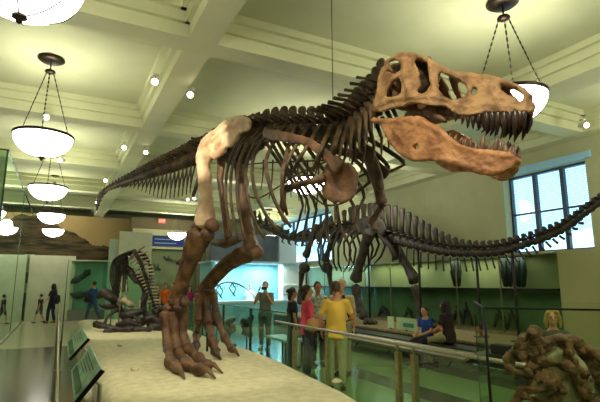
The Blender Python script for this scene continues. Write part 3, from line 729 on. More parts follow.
for i, (p, t, up, n, r) in enumerate(AT[2:30]):
    f = i/28; L_ = .44*(1-f)+.04
    MB().tube([p-up*r, p-up*(r+L_*.5)+t*.03, p-up*(r+L_)+t*.07], [(.03, .02), (.025, .015), (.03, .015)], 6).build('chevron_bone', M_green, sau)
for i, (p, t, up, n, r) in enumerate(AN[:7]):
    for s_ in (-1, 1): MB().tube([p-up*r*.6+n*s_*r, p-up*r*1.7+n*s_*r*1.2+t*.05, p-up*r*2.0+n*s_*r*1.2-t*.2], [.035, .035, .02], 6).build('neck_rib', M_green, sau)
for i, (p, t, up, n, r) in enumerate(AB + AB[:0]):
    if i > 6: break
    for s_ in (-1, 1):
        sd = -1 if n.x*s_ > 0 else 1
        nn = n*s_
        L_ = 1.15 if i < 5 else .8
        MB().tube([p+nn*.15+up*.1, p+nn*.50-up*.15, p+nn*.68-up*L_*.55, p+nn*.60-up*L_-t*.05, p+nn*.42-up*(L_+.25)-t*.12], [.045, .045, .04, .035, .02], 7).build('rib', M_green, sau)
for s_ in (1, -1):
    mb = MB().slab([(351, 236), (352, 227), (357, 220), (366, 216), (376, 216), (384, 221), (387, 229), (384, 236), (377, 233), (371, 240), (364, 234)], [], lambda u, v, w: AP(u, v, .3*s_) + Vector((w, 0, 0)), .10, 4)
    mb.build('pelvis_blade', M_green, sau, voxel=.04, relax=2, bump=((5, .02),))
    MB().tube([AP(368, 234, .25*s_), AP(362, 245, .2*s_), AP(366, 254, .1*s_)], [.11, .08, .1], 8).build('pubis', M_green, sau)
    MB().tube([AP(380, 234, .25*s_), AP(390, 246, .15*s_), AP(396, 258, .05*s_)], [.1, .07, .09], 8).build('ischium', M_green, sau)
def leg(parent, pts, name, r, lat, m=M_green):
    P = [AP(x, y, lat) for x, y in pts]; n = len(P)
    rr = [r*(1.35-.55*math.sin(PI*k/(n-1))) for k in range(n)]
    MB().tube(P, rr, 10).build(name, m, parent, voxel=.035, relax=2, bump=((5, .02),))
leg(sau, [(370, 232), (364, 248), (359, 264), (356, 280)], 'thigh_bone', .15, .35)
leg(sau, [(356, 286), (358, 298), (362, 310), (364, 318)], 'shin_bone', .11, .35)
leg(sau, [(353, 286), (355, 298), (360, 312)], 'calf_bone', .06, .42)
leg(sau, [(390, 238), (399, 252), (408, 268), (415, 281)], 'thigh_bone', .14, -.35)
leg(sau, [(416, 287), (418, 298), (420, 310), (421, 318)], 'shin_bone', .10, -.35)
leg(sau, [(412, 287), (415, 298), (418, 312)], 'calf_bone', .055, -.3)
for (x, y, lat) in ((366, 322, .35), (423, 321, -.35)):
    p = AP(x, y, lat)
    for k in range(4):
        a = -2.4+k*.55
        q = Vector((p.x, p.y, .62)); e = q+Vector((math.cos(a)*.3, math.sin(a)*.36, -.07))
        MB().tube([q, q.lerp(e, .6), e], [.08, .07, .045], 8).build('toe_bone', M_green, sau)
# shoulders and front legs
for lat, pts, el, fa in ((.45, [(318, 226), (314, 236), (309, 246), (306, 256)], (304, 268), [(302, 272), (301, 282), (300, 293), (300, 303)]), (-.45, [(338, 228), (334, 240), (328, 252), (325, 260)], (327, 268), [(329, 270), (330, 280), (332, 292), (333, 303)])):
    leg(sau, pts, 'upper_arm_bone', .12, lat)
    leg(sau, fa, 'forearm_bone', .10, lat)
    P = AP(el[0], el[1], lat); MB().ell(P, (.2, .26, .2)).build('elbow_bone', M_green, sau, bump=((6, .04),))
    mb = MB().tube([AP(pts[0][0]+14, pts[0][1]-6, lat*.8), AP(pts[0][0]+6, pts[0][1]+2, lat*.95), AP(pts[0][0]-1, pts[0][1]+12, lat)], [(.2, .05), (.12, .05), (.24, .06)], 8, ref=(0, 1, .5)); mb.build('shoulder_blade', M_green, sau, voxel=.04, relax=2)
for x, y in ((368, 240), (418, 250), (476, 254), (512, 250), (306, 244)):
    p = AP(x, y); MB().tube([(p.x, p.y, .4), (p.x, p.y, p.z)], .03, 8).box((p.x-.12, p.y-.12, .48), (p.x+.12, p.y+.12, .52)).build('support_post', M_iron, sau)
# platform below it
M_plat2 = mat('tan_gravel_deck', rgb(156, 138, 96), .95, rgb(126, 110, 76), 14, bump=.5, bscale=60)
M_plat2s = mat('dark_green_plinth', rgb(62, 66, 46), .6)
pl = thing('skeleton_platform', 'long tan gravel-topped platform under the dark long-tailed skeleton', 'platform', (8.5, 11, 0))
MB().box((7.75, 5.2, 0), (9.45, 17.4, .44)).build('plinth_side', M_plat2s, pl, False)
MB().box((7.72, 5.17, .44), (9.48, 17.43, .50)).build('gravel_deck', M_plat2, pl, False, bevel=.01)

# ================================================================= FEEDING SKELETON ON THE SAND (left back)
ALD = 13.2
def AL(px, py, d=0): return atd(px, py, ALD+d)
al = thing('feeding_dinosaur_skeleton', 'small dark carnivore skeleton bending over bones on the sand', 'dinosaur skeleton', (AL(130, 328).x, AL(130, 328).y, .42))
# body bends down: hips high, tail coming toward the viewer's right
M_ligh = mat('pale_grey_bone', rgb(186, 172, 140), .6, rgb(96, 84, 66), 6, bump=.3)
alk = [(122, 262, -.1), (125, 255, -.1), (130, 250, -.1), (135, 252, -.05), (139, 259, 0), (143, 268, .1), (146, 278, .2), (149, 288, .3), (152, 298, .35), (156, 308, .4), (161, 316, .4), (168, 322, .3)]
S = smooth_path(alk, 30); P = [AL(a, b, d) for a, b, d in S]
for i, p in enumerate(P):
    if i < 6: continue
    t = (P[min(i+1, 29)]-P[max(i-1, 0)]).normalized(); f = i/29; r = .085*(1-f*.55)
    back = (-FWD - t*(-FWD).dot(t)).normalized(); n = t.cross(back).normalized()
    w = (.30*(1-f)**.6 + .05)
    mb = MB().tube([p-t*.05, p+t*.05], [r, r*.8], 8).tube([p, p+back*r*2.2], [(.04, .02), (.03, .015)], 6, ref=t)
    mb.build('backbone_vertebra', M_black, al)
    if 3 < i < 27:
        for s_ in (1, -1):
            e = p+n*s_*w+t*.06+back*-.02
            MB().tube([p, p.lerp(e, .5)+back*.03, e], [.03, .026, .018], 6).build('transverse_rib', M_ligh, al)
# rib basket on the left side
for i in range(11):
    f = i/10; top = AL(134-8*f, 250+4*f, -.1+.05*i)
    c1 = AL(115+13*f, 258+3*f, -.25+.05*i); c2 = AL(110+17*f, 276+2*f, -.2+.05*i); c3 = AL(114+14*f, 294-3*f, -.1+.04*i)
    q = smooth_path([tuple(top), tuple(c1), tuple(c2), tuple(c3)], 9)
    MB().tube([Vector(v) for v in q], [.022]*6+[.02, .016, .012], 6).build('rib', M_black, al)
    c1 = AL(147+2*f, 256+6*f, .3+.05*i); c2 = AL(150+1*f, 276+5*f, .3+.05*i); c3 = AL(145, 296, .3)
    q = smooth_path([tuple(top), tuple(c1), tuple(c2), tuple(c3)], 9)
    MB().tube([Vector(v) for v in q], [.035]*6+[.03, .024, .018], 6).build('rib', M_black, al)
def blob(name, pts, rad, m=M_black, flat=None):
    MB().tube([AL(*p) for p in pts], rad, 9).build(name, m, al, voxel=.03, relax=2, bump=((6, .03),))
blob('pelvis_blade', [(126, 266, .2), (132, 274, .2), (137, 283, .2)], [.08, .12, .08])
blob('thigh_bone', [(121, 264, .1), (117, 282, .1), (114, 300, .1)], [.12, .09, .13])
blob('shin_bone', [(114, 300, .1), (122, 312, .2), (128, 326, .2)], [.12, .08, .1])
blob('thigh_bone', [(138, 276, .3), (146, 292, .35), (142, 306, .3)], [.12, .09, .12])
blob('shin_bone', [(142, 306, .3), (147, 318, .3), (150, 328, .3)], [.11, .08, .09])
blob('skull', [(98, 298, -.1), (104, 292, -.1), (111, 297, -.1), (116, 303, 0)], [.07, .17, .15, .07])
blob('lower_jaw', [(99, 304, -.2), (107, 307, -.2), (116, 306, 0)], [.05, .09, .08])
blob('shoulder_blade', [(113, 304, .1), (124, 300, 0), (133, 306, 0)], [.08, .14, .08], M_ligh)
for pts in ([(118, 309, -.1), (108, 316, -.4), (104, 324, -.5)], [(124, 310, 0), (134, 316, -.3), (140, 322, -.5)]): blob('arm_bone', pts, [.07, .05, .06])
for x, y in ((122, 276), (127, 280), (140, 300), (112, 300)):
    p = AL(x, y, .1); MB().tube([(p.x, p.y, .35), (p.x, p.y, p.z)], .022, 7).build('support_post', M_ligh, al)
# carcass bones below it
M_carc = mat('purplish_black_bone', rgb(66, 50, 42), .5, rgb(32, 24, 22), 7, bump=.4)
car = thing('carcass_bones', 'heap of dark carcass bones lying on the sand under the feeding skeleton', 'fossil bones', (AL(125, 335).x, AL(125, 335).y, .4))
for pts, r in (([(95, 323, -.6), (102, 326, -.6), (110, 328, -.6)], [.12, .07, .11]), ([(108, 330, -.8), (120, 332, -.8), (132, 333, -.8)], [.12, .08, .13]), ([(118, 326, -.5), (128, 322, -.5), (140, 327, -.5)], [.11, .13, .09]),
   ([(130, 331, -.7), (142, 334, -.7), (150, 332, -.7)], [.1, .09, .11]), ([(140, 322, 0), (152, 318, 0), (162, 326, 0)], [.14, .12, .15]), ([(150, 328, -.3), (160, 331, -.3), (168, 328, -.3)], [.13, .1, .1]), ([(104, 334, -.9), (112, 336, -.9)], [.07, .09]), ([(122, 316, -.2), (132, 314, -.2), (141, 312, -.2)], [.12, .15, .1]), ([(155, 312, .3), (163, 308, .4), (166, 318, .3)], [.1, .12, .1])):
    P = []
    for a, b, d in pts:
        q = AL(a, b, d); q.z = max(q.z, .36+.8*r[0]); P.append(q)
    MB().tube(P, r, 9).build('bone', M_carc, car, voxel=.03, relax=2, bump=((6, .04),))
# ================================================================= FURNITURE AND DISPLAYS
def bx(name, lo, hi, m, parent=None, bevel=0): return MB().box(lo, hi).build(name, m, parent, False, bevel=bevel)
def cen(lo, hi): return ((lo[0]+hi[0])/2, (lo[1]+hi[1])/2, lo[2])
def rectY(px0, py0, px1, py1, Y): a = ony(px0, py0, Y); b = ony(px1, py1, Y); return a.x, b.x, b.z, a.z
M_edge = mat('green_glass_edge', rgb(60, 92, 70), .2)
# ---- tall glass wall on the left
gw = thing('glass_wall', 'tall green glass display wall at the left edge with lamp reflections', 'glass wall', (-1.5, 20, 0))
gg = glass('tall_case_glass', (.84, .94, .86, 1), 2.2)
for y0, y1 in ((12.65, 18.5), (18.5, 24.4)):
    bx('glass_pane', (-1.37, y0+.01, .06), (-1.35, y1-.01, 4.82), gg, gw)
    bx('pane_edge', (-1.38, y0-.012, .06), (-1.34, y0+.008, 4.82), M_edge, gw)
bx('front_glass_pane', (-3.2, 12.64, .06), (-1.38, 12.66, 4.82), gg, gw); bx('front_top_edge', (-3.2, 12.63, 4.82), (-1.37, 12.67, 4.85), M_edge, gw)
bx('base_rail', (-1.40, 12.63, 0), (-1.32, 24.4, .06), M_steel, gw)
bx('top_rail', (-1.39, 12.63, 4.82), (-1.33, 24.4, 4.85), M_edge, gw)
M_case = mat('sea_green_case_lining', rgb(128, 158, 124), .7, rgb(116, 146, 112), 2)
tag(bx('case_backdrop', (-3.2, 12.8, 0), (-3.1, 24.4, 4.6), M_case), 'pale green backdrop behind the tall left glass wall', 'display backdrop')
# ---- mural
def mural_mat():
    m = mat('desert_mural_paint', rgb(120, 90, 50), .8)
    nt = m.node_tree; N = nt.nodes; L = nt.links; b = N['Principled BSDF']
    tc = N.new('ShaderNodeTexCoord'); mp = N.new('ShaderNodeMapping'); mp.inputs['Scale'].default_value = (.35, 1, 2.2)
    L.new(tc.outputs['Object'], mp.inputs[0])
    n = N.new('ShaderNodeTexNoise'); n.inputs['Scale'].default_value = 1.6; n.inputs['Detail'].default_value = 9; n.inputs['Roughness'].default_value = .65
    L.new(mp.outputs[0], n.inputs['Vector'])
    r1 = N.new('ShaderNodeValToRGB'); e = r1.color_ramp.elements; e[0].position = .40; e[0].color = rgb(34, 30, 18); e[1].position = .64; e[1].color = rgb(118, 96, 54)
    L.new(n.outputs['Fac'], r1.inputs[0])
    # sky above an uneven ridge
    sx = N.new('ShaderNodeSeparateXYZ'); L.new(tc.outputs['Object'], sx.inputs[0])
    n2 = N.new('ShaderNodeTexNoise'); n2.inputs['Scale'].default_value = .45; n2.inputs['Detail'].default_value = 5; L.new(tc.outputs['Object'], n2.inputs['Vector'])
    a = N.new('ShaderNodeMath'); a.operation = 'MULTIPLY_ADD'; a.inputs[1].default_value = 2.4; a.inputs[2].default_value = 2.85; L.new(n2.outputs['Fac'], a.inputs[0])
    xr = N.new('ShaderNodeMath'); xr.operation = 'MULTIPLY_ADD'; xr.inputs[1].default_value = -.38; L.new(sx.outputs[0], xr.inputs[0]); L.new(a.outputs[0], xr.inputs[2])
    g = N.new('ShaderNodeMath'); g.operation = 'GREATER_THAN'; L.new(sx.outputs[2], g.inputs[0]); L.new(xr.outputs[0], g.inputs[1])
    mx = N.new('ShaderNodeMix'); mx.data_type = 'RGBA'; A = [q for q in mx.inputs if q.type == 'RGBA']
    L.new(g.outputs[0], mx.inputs['Factor']); L.new(r1.outputs[0], A[0]); A[1].default_value = rgb(176, 148, 96)
    L.new([q for q in mx.outputs if q.type == 'RGBA'][0], b.inputs['Base Color'])
    return m
YM = 25.2
x0, x1, z0, z1 = rectY(20, 210, 131, 262, YM)
mu = thing('desert_mural', 'wide brown painted mural of a desert landscape on the back wall', 'mural', ((x0+x1)/2, YM, 0))
mo = MB().box((x0-1.4, YM, z0), (x1, YM+.1, 4.98)).build('painted_canvas', mural_mat(), mu, False)
bx('frame_post', (x1, YM-.05, 0), (x1+.16, YM+.15, 4.98), M_white, mu)
# cream partition walls and boards at the back
def board(name, label, cat, r, Y, m, th=.12, to_floor=False, post=None):
    x0, x1, z0, z1 = rectY(*r, Y)
    if to_floor: z0 = 0
    return tag(bx(name, (x0, Y, z0), (x1, Y+th, z1), m, None, .008), label, cat)
board('partition_wall', 'cream partition behind the walking woman and child', 'partition', (30.5, 255, 71, 318, ), 24.4, M_white, .2, True)
M_grey = mat('grey_door_panel', rgb(120, 122, 104), .5)
cb = thing('exhibit_cabinet', 'narrow grey and white cabinet left of the cream partition', 'cabinet', (ony(24, 318, 24.6).x, 24.75, 0))
x0, x1, z0, z1 = rectY(15, 254, 28, 318, 24.75)
zs = ony(20, 272, 24.6).z
bx('upper_panel', (x0, 24.75, zs), (x1, 24.95, z1), M_white, cb)
bx('lower_panel', (x0, 24.8, 0), (x1, 24.95, zs), M_grey, cb)
bx('console', (x0+.1, 24.65, 1.25), (x1-.1, 24.8, 1.7), M_white, cb)
# green case with the fish-like fossils
gc = thing('fossil_case', 'sea-green glass case holding long dark fossils behind the man in blue', 'display case', (ony(92, 318, 24).x, 24, 0))
x0, x1, z0, z1 = rectY(72, 261, 111, 318, 24.0)
M_sea = mat('sea_green_panel', rgb(150, 190, 164), .7, rgb(138, 178, 152), 2)
bx('case_back', (x0, 24.5, 0), (x1+.4, 24.6, z1), M_sea, gc); bx('case_base', (x0, 24.0, 0), (x1+.4, 24.5, .45), M_grey, gc)
bx('glass_pane', (x0, 23.99, .45), (x1+.4, 24.0, z1), M_glass, gc); bx('top_frame', (x0, 23.97, z1), (x1+.4, 24.6, z1+.06), M_white, gc)
M_slate = mat('slate_grey_fossil', rgb(74, 84, 70), .7, rgb(50, 56, 46), 5, bump=.3)
for pts, lb in (([(71, 283), (76, 280), (83, 276), (90, 270)], 'long slate-grey fossil hanging high in the sea-green case'), ([(70, 294), (78, 295), (86, 294), (92, 292)], 'lower slate-grey fossil in the sea-green case, behind the man in blue')):
    q = smooth_path(pts, 8); tag(MB().tube([ony(a, b, 24.3) for a, b in q], [.04, .12, .17, .16, .12, .13, .18, .05], 8).build('fish_fossil', M_slate, None, bump=((5, .04),)), lb, 'fossil')
board('notice_board', 'tall white board behind the feeding skeleton, the upper right one', 'board', (120, 231, 149, 300), 21.0, M_white, .1, True)
board('notice_board', 'lower pale board left of the tall white board', 'board', (110, 239, 119.5, 300), 21.3, mat('pale_blue_board', rgb(178, 190, 166), .8), .1, True)
gp = glass('sea_glass', (.8, .94, .87, 1), 1.0)
board('glass_screen', 'sea-green glass screen in front of the tall white board', 'glass screen', (104, 262, 152, 318), 20.4, gp, .015, True)
# fascia, banner, exit sign
M_fas = mat('cream_fascia', rgb(200, 192, 140), .8); M_tan = mat('brown_header_band', rgb(116, 102, 70), .8); M_ban = mat('deep_blue_banner', rgb(28, 48, 120), .7)
YF = 24.2
x0, x1, z0, z1 = rectY(133, 228, 197, 250, YF)
fa = thing('entrance_fascia', 'cream fascia with brown header above the passage, holding the blue banner', 'fascia', ((x0+x1)/2, YF, 0))
bx('fascia_board', (x0, YF, z0), (x1, YF+.2, z1), M_fas, fa); zt = ony(165, 219, YF).z; bx('header_band', (x0-.1, YF-.03, z1), (x1+.9, YF+.25, zt), M_tan, fa)
bx('side_post', (x1, YF, 0), (x1+.5, YF+.2, z1), M_tan, fa)
M_olive = mat('olive_green_wall', rgb(128, 136, 92), .8); bx('back_panel', (x0-.5, YF+.3, 0), (x1+.1, YF+.4, z0+.02), M_olive, fa)
x0, x1, z0, z1 = rectY(149, 235, 184, 247, YF-.08)
ban = thing('blue_banner', 'deep blue hanging banner on the cream fascia behind a bowl lamp', 'banner', ((x0+x1)/2, YF, z0))
bx('cloth', (x0, YF-.05, z0), (x1, YF, z1), M_ban, ban)
for k in range(2): bx('text_line', (x0+.3, YF-.057, z0+.14+k*.2), (x1-.4-.3*k, YF-.05, z0+.18+k*.2), M_sea, ban)
p = ony(162, 221, YF-.3)
ex = thing('exit_sign', 'small red exit sign hanging below the ceiling at the back', 'sign', (p.x, p.y, p.z))
bx('sign_box', (p.x-.17, p.y-.03, p.z-.11), (p.x+.17, p.y+.03, p.z+.13), mat('red_sign', rgb(206, 92, 72), .5, emit=rgb(214, 90, 70), estr=.5), ex, .008)
MB().tube([(p.x, p.y, p.z+.13), (p.x, p.y, 5.0)], .012, 6).build('sign_stem', M_iron, ex)
cu = bpy.data.curves.new('exit_text', 'FONT'); cu.body = 'EXIT'; cu.size = .17; cu.extrude = .004; cu.align_x = 'CENTER'; cu.align_y = 'CENTER'
to = bpy.data.objects.new('t', cu); C.objects.link(to); dg = bpy.context.evaluated_depsgraph_get(); me = bpy.data.meshes.new_from_object(to.evaluated_get(dg)); bpy.data.objects.remove(to)
me.materials.clear(); me.materials.append(mat('white_letter', rgb(240, 225, 210), .5))
to = bpy.data.objects.new('exit_lettering', me); C.objects.link(to); to.rotation_euler = (PI/2, 0, 0); to.location = (0, -.035, .01); to.parent = ex
for px, py, s_, lb in ((168, 259, .22, 'flying reptile fossil plaque below the blue banner, left one'), (178, 263, .14, 'small dark fossil below the blue banner, right one'), (157, 268, .14, 'dark fossil low on the olive wall left of the visitors in orange')):
    p = ony(px, py, YF+.26)
    tag(MB().tube([p+Vector((-s_, 0, .15)), p+Vector((-s_*.3, 0, -.05)), p+Vector((s_*.5, 0, -.02)), p+Vector((s_*1.3, 0, -.1))], [.02, .05, .06, .02], 7).tube([p, p+Vector((.08, 0, .22))], [.05, .015], 7).build('small_fossil', M_slate), lb, 'fossil')
# ---- blue lit gallery at the back centre
M_ltb = mat('pale_blue_backdrop', rgb(148, 204, 216), .8, rgb(138, 196, 208), 2)
M_scr = mat('grey_blue_panel', rgb(92, 104, 116), .6, rgb(82, 92, 104), 3)
YB = 20.6
bl = thing('blue_gallery_case', 'large light-blue lit display alcove at the back right of the hind legs', 'display case', (8, YB, 0))
x0, x1, z0, z1 = rectY(203, 264, 285, 318, YB)
bx('back_panel', (x0, YB, 0), (x1, YB+.1, 2.6), M_ltb, bl); bx('side_panel', (x0-.1, YB-1.8, 0), (x0, YB+.1, 2.6), M_ltb, bl)
bx('grey_screen', (x0-.2, YB-1.9, 2.62), (ony(278, 250, YB-1.9).x, YB-1.75, ony(240, 234, YB-1.9).z), M_scr, bl)
bx('white_pier', (ony(279, 250, YB-1.8).x, YB-1.85, 2.55), (ony(296, 250, YB-1.8).x, YB-1.5, 3.9), mat('blue_white_plaster', rgb(196, 214, 220), .8), bl)
bx('soffit', (x0-.2, YB-1.9, 2.55), (x1, YB+.1, 2.62), mat('blue_white_plaster', rgb(196, 214, 220), .8), bl)
bx('counter', (x0, YB-1.7, .85), (x1, YB-1.05, .95), mat('blue_white_plaster', rgb(196, 214, 220), .8), bl); bx('counter_front', (x0, YB-1.65, 0), (x1, YB-1.1, .85), M_ltb, bl)
for xx in (6.2, 8.4):
    li = bpy.data.lights.new('case_area_light', 'AREA'); li.energy = 95; li.color = (.62, .88, 1); li.size = 1.2; lo = bpy.data.objects.new('case_area_light', li); C.objects.link(lo); lo.location = (xx, YB-1.0, 2.5)
# arched skeleton on the counter
ar = thing('arched_small_skeleton', 'thin arched small skeleton on the blue counter', 'dinosaur skeleton', (ony(228, 298, YB-1.38).x, YB-1.38, .95))
q = smooth_path([(208, 296), (212, 289), (220, 284), (230, 282), (240, 285), (248, 290), (254, 296)], 16)
mb = MB().tube([ony(a, b, YB-1.38) for a, b in q], [.02]*3+[.035]*9+[.02]*4, 7); mb.build('backbone', M_slate, ar)
for a, b in ((219, 285), (232, 283)):
    MB().tube([ony(a, b, YB-1.32), ony(a+4, b+6, YB-1.32), ony(a+1, b+12, YB-1.32)], .028, 7).build('leg_bones', M_slate, ar)
    MB().tube([ony(a, b, YB-1.44), ony(a-3, b+5, YB-1.44), ony(a+3, b+13, YB-1.44)], .028, 7).build('leg_bones', M_slate, ar)
    for k in range(4): MB().tube([ony(a+k*2, b, YB-1.38), ony(a+k*2-1, b+5, YB-1.38)], .015, 5).build('rib', M_slate, ar)
# white cabinet right of it
wc = thing('white_cabinet', 'bright white shelf cabinet behind the head of the person in dark hair', 'cabinet', (ony(290, 300, 19.4).x, 19.4, 0))
x0, x1, z0, z1 = rectY(283, 262, 306, 318, 19.4)
M_wh = mat('bright_white_laminate', rgb(226, 230, 218), .6)
bx('body', (x0, 19.4, 0), (x1, 19.9, z1), M_wh, wc); bx('shelf', (x0, 19.25, 1.55), (x1, 19.4, 1.6), M_wh, wc); bx('lower_shelf', (x0, 19.25, 1.15), (x1, 19.4, 1.2), M_grey, wc)
# ---- glass cases along the right wall
M_pan = mat('grey_green_case_panel', rgb(178, 180, 134), .8, rgb(168, 172, 126), 2)
M_panL = mat('green_case_lining', rgb(112, 136, 98), .8, rgb(98, 124, 88), 2)
def rx(px, X): return onx(px, 300, X).y
XC = 9.75
rw = thing('wall_display_case', 'long green glass display case along the right wall, below the window', 'display case', (XC, 10, 0))
ya, yb = rx(557, XC), 18.2
bx('upper_back', (XC+.6, ya, 1.56), (XC+.66, yb, 2.36), M_pan, rw); bx('shelf_ledge', (XC, ya, 1.52), (XC+.66, yb, 1.57), M_iron, rw)
bx('lower_back', (XC+.6, ya, 0), (XC+.66, yb, 1.52), M_panL, rw); bx('deck', (XC+.02, ya, 0), (XC+.6, yb, .55), M_plat2, rw)
gx = glass('case_glass', (.88, .95, .86, 1), 1.0)
y = ya; k = 0
while y < yb-.1:
    e = min(yb, y+1.45)
    bx('lower_glass', (XC, y+.005, .55), (XC+.012, e-.005, 1.52), gx, rw); bx('upper_glass', (XC, y+.005, 1.57), (XC+.012, e-.005, 2.36), gx, rw)
    bx('mullion', (XC-.012, e-.012, .0), (XC+.02, e+.012, 2.36), M_brass, rw); y = e
bx('end_glass', (XC, ya-.012, .0), (XC+.6, ya, 2.36), gx, rw); bx('top_frame', (XC-.01, ya, 2.36), (XC+.66, yb, 2.39), M_steel, rw)
for yy in (9.0, 12.5, 16.0):
    li = bpy.data.lights.new('case_area_light', 'AREA'); li.shape = 'RECTANGLE'; li.energy = 13; li.color = (.96, 1, .78); li.size = .3; li.size_y = 3.0; lo = bpy.data.objects.new('case_area_light', li); C.objects.link(lo); lo.location = (XC+.25, yy, 2.33)  # area lights added to brighten the case, no fixtures
tag(bx('wall_board', (XC+.1, 2.2, 0), (XC+.7, ya-.03, 2.42), mat('olive_cream_board', rgb(176, 174, 122), .85)), 'plain cream wall block right of the green display case, under the window', 'wall block')
# tan beam piece under the skeleton tail and reflected visitors modelled in the case
fi = 0
for px, py, w_, h_, lb in ((447, 309, .16, .3, 'dark fossil in the green case behind the seated pair'), (458, 312, .2, .34, 'tall dark fossil in the lower green case just right of the seated pair'), (467, 313, .16, .4, 'dark upright fossil, third right of the seated pair'), (500, 312, .2, .32, 'dark fossil seen through the top left corner of the vitrine'),
      (512, 313, .14, .36, 'thin dark fossil in the green case behind the vitrine'), (384, 317, .3, .22, 'low dark fossil in the green case between the hind legs of the dark skeleton'), (344, 314, .3, .25, 'low dark fossil in the green case behind the yellow shirt man'), (409, 316, .2, .24, 'dark fossil beside the right white sign board')):
    p = onx(px, py, XC+.3); r = w_*.35
    mb = MB().tube([(p.x, p.y-w_, .57), (p.x, p.y-w_*.4, .57+h_*.9), (p.x, p.y+w_*.3, .57+h_), (p.x, p.y+w_, .6)], [r*.6, r, r, r*.5], 8).tube([(p.x, p.y-w_*.3, .57+h_*.8), (p.x-.05, p.y, .57+h_*1.5)], [r, r*.4], 7)
    tag(mb.build('case_fossil', M_black, None, bump=((8, .03),)), lb, 'fossil')
for px, ln, lb in ((504, .7, 'narrow dark shape for a reflected visitor in the upper case, left of the wider one'), (517, .75, 'wide dark shape for a reflected visitor in the upper case near its right end'), (454, .6, 'dark shape for a reflected visitor with pale blue patch in the upper case')):
    p = onx(px, 258, XC+.35);  # solid dark shapes imitating reflections of people in the glass
    mb = MB().tube([(p.x, p.y, 2.34), (p.x, p.y+.05, 2.0), (p.x, p.y, 1.62)], [.07, .10, .06], 8).tube([(p.x, p.y-.14, 2.3), (p.x, p.y-.17, 2.0), (p.x, p.y-.12, 1.62)], [.06, .07, .05], 8)
    tag(mb.build('reflected_figure', mat('blue_black_reflection', rgb(44, 56, 62), .6, rgb(30, 36, 38), 8), None, bump=((8, .02),)), lb, 'fossil')
M_sign = mat('white_green_sign', rgb(190, 210, 160), .6); M_teal = mat('teal_print', rgb(70, 150, 130), .6)
for r, lb in (((388, 316, 394, 326), 'small white sign board on the platform, left of the larger one'), ((397, 317, 417, 328), 'wide white sign board with a teal patch on the platform'), ((419, 318, 426, 330), 'narrow white sign board on the platform behind the seated boy')):
    y0, y1 = onx(r[2], 320, 7.9).y, onx(r[0], 320, 7.9).y; zt = onx(r[0], r[1], 7.9).z
    s_ = thing('sign_board', lb, 'sign', (7.9, (y0+y1)/2, .5)); bx('panel', (7.88, y0, .52), (7.90, y1, zt), M_sign, s_); bx('foot', (7.88, (y0+y1)/2-.03, .5), (7.96, (y0+y1)/2+.03, .54), M_iron, s_)
    if r[2]-r[0] > 15: bx('teal_patch', (7.872, y0+.1, .60), (7.88, y0+.5, .70), M_teal, s_)
# black bench
be = thing('bench', 'long low black bench where the pair sits', 'bench', (7.1, 8.0, 0))
bx('seat', (6.95, 5.3, .36), (7.45, 12.2, .46), mat('black_leatherette', rgb(34, 36, 28), .4), be, .02)
for yy in (5.6, 8.6, 11.9): bx('leg', (7.0, yy-.05, 0), (7.4, yy+.05, .36), M_iron, be)
tag(bx('camera_case', (6.98, 5.75, .46), (7.2, 6.1, .62), mat('black_nylon', rgb(20, 20, 20), .7), None, .02), 'black bag lying on the right end of the black bench', 'bag')
# ---- near railing with glass, X about 3.56
RX = 3.6
rl = thing('glass_railing', 'green glass railing with a steel handrail running in front of the visitors', 'railing', (RX, 5, 0))
MB().tube([(RX, 8.0, 1.0), (RX, 1.2, 1.0)], .022, 10).build('handrail', M_steel, rl)
for yy in [onx(px_, 345, RX).y for px_ in (294, 327, 397, 413)] + [2.2, 1.4]:
    MB().box((RX-.02, yy-.03, 0), (RX+.045, yy+.03, .9)).tube([(RX+.01, yy, .88), (RX, yy, 1.0)], .016, 8).build('post', M_brass, rl, False)
for a, b in ((7.3, 5.9), (5.8, 4.45), (4.4, 4.15), (4.1, 2.25), (2.15, 1.2)): bx('glass_pane', (RX-.006, b, .08), (RX+.006, a, .93), M_glass, rl)
# slanted label rail on it
lr = thing('label_rail', 'slanted olive label rail mounted along the glass railing', 'label rail', (RX, 4.4, .9))
M_lab = mat('olive_label_plate', rgb(108, 106, 70), .5, rgb(98, 96, 62), 6)
MB().hull([(RX+.02, 3.5, .92), (RX+.02, 3.5, .95), (RX+.02, 5.6, .92), (RX+.02, 5.6, .95), (RX+.2, 3.5, .98), (RX+.2, 3.5, 1.0), (RX+.2, 5.6, .98), (RX+.2, 5.6, 1.0)]).build('label_plate', M_lab, lr, False)
for yy in (3.7, 4.7, 5.4): MB().tube([(RX, yy, .85), (RX+.14, yy, 1.0)], .012, 6).build('bracket', M_iron, lr)
# ---- glass barrier behind the sand platform
bx_ = [(3.95, 8.6), (3.98, 12.6), (4.0, 17.5)]
gb = thing('glass_barrier', 'sea-green glass barrier along the far right side of the sand platform', 'glass barrier', (3.96, 12, 0))
M_glb = glass('sea_blue_glass', (.78, .93, .9, 1), 1.0)
for a, b in zip((8.2, 10.2, 12.2, 14.2, 16.2), (10.15, 12.15, 14.15, 16.15, 18.1)):
    bx('glass_pane', (3.95, a, .05), (3.965, b, 1.12), M_glb, gb); bx('clamp_post', (3.93, a-.05, 0), (3.985, a-.01, 1.12), M_edge, gb)
bx('top_edge', (3.945, 8.2, 1.12), (3.97, 18.1, 1.135), M_edge, gb)
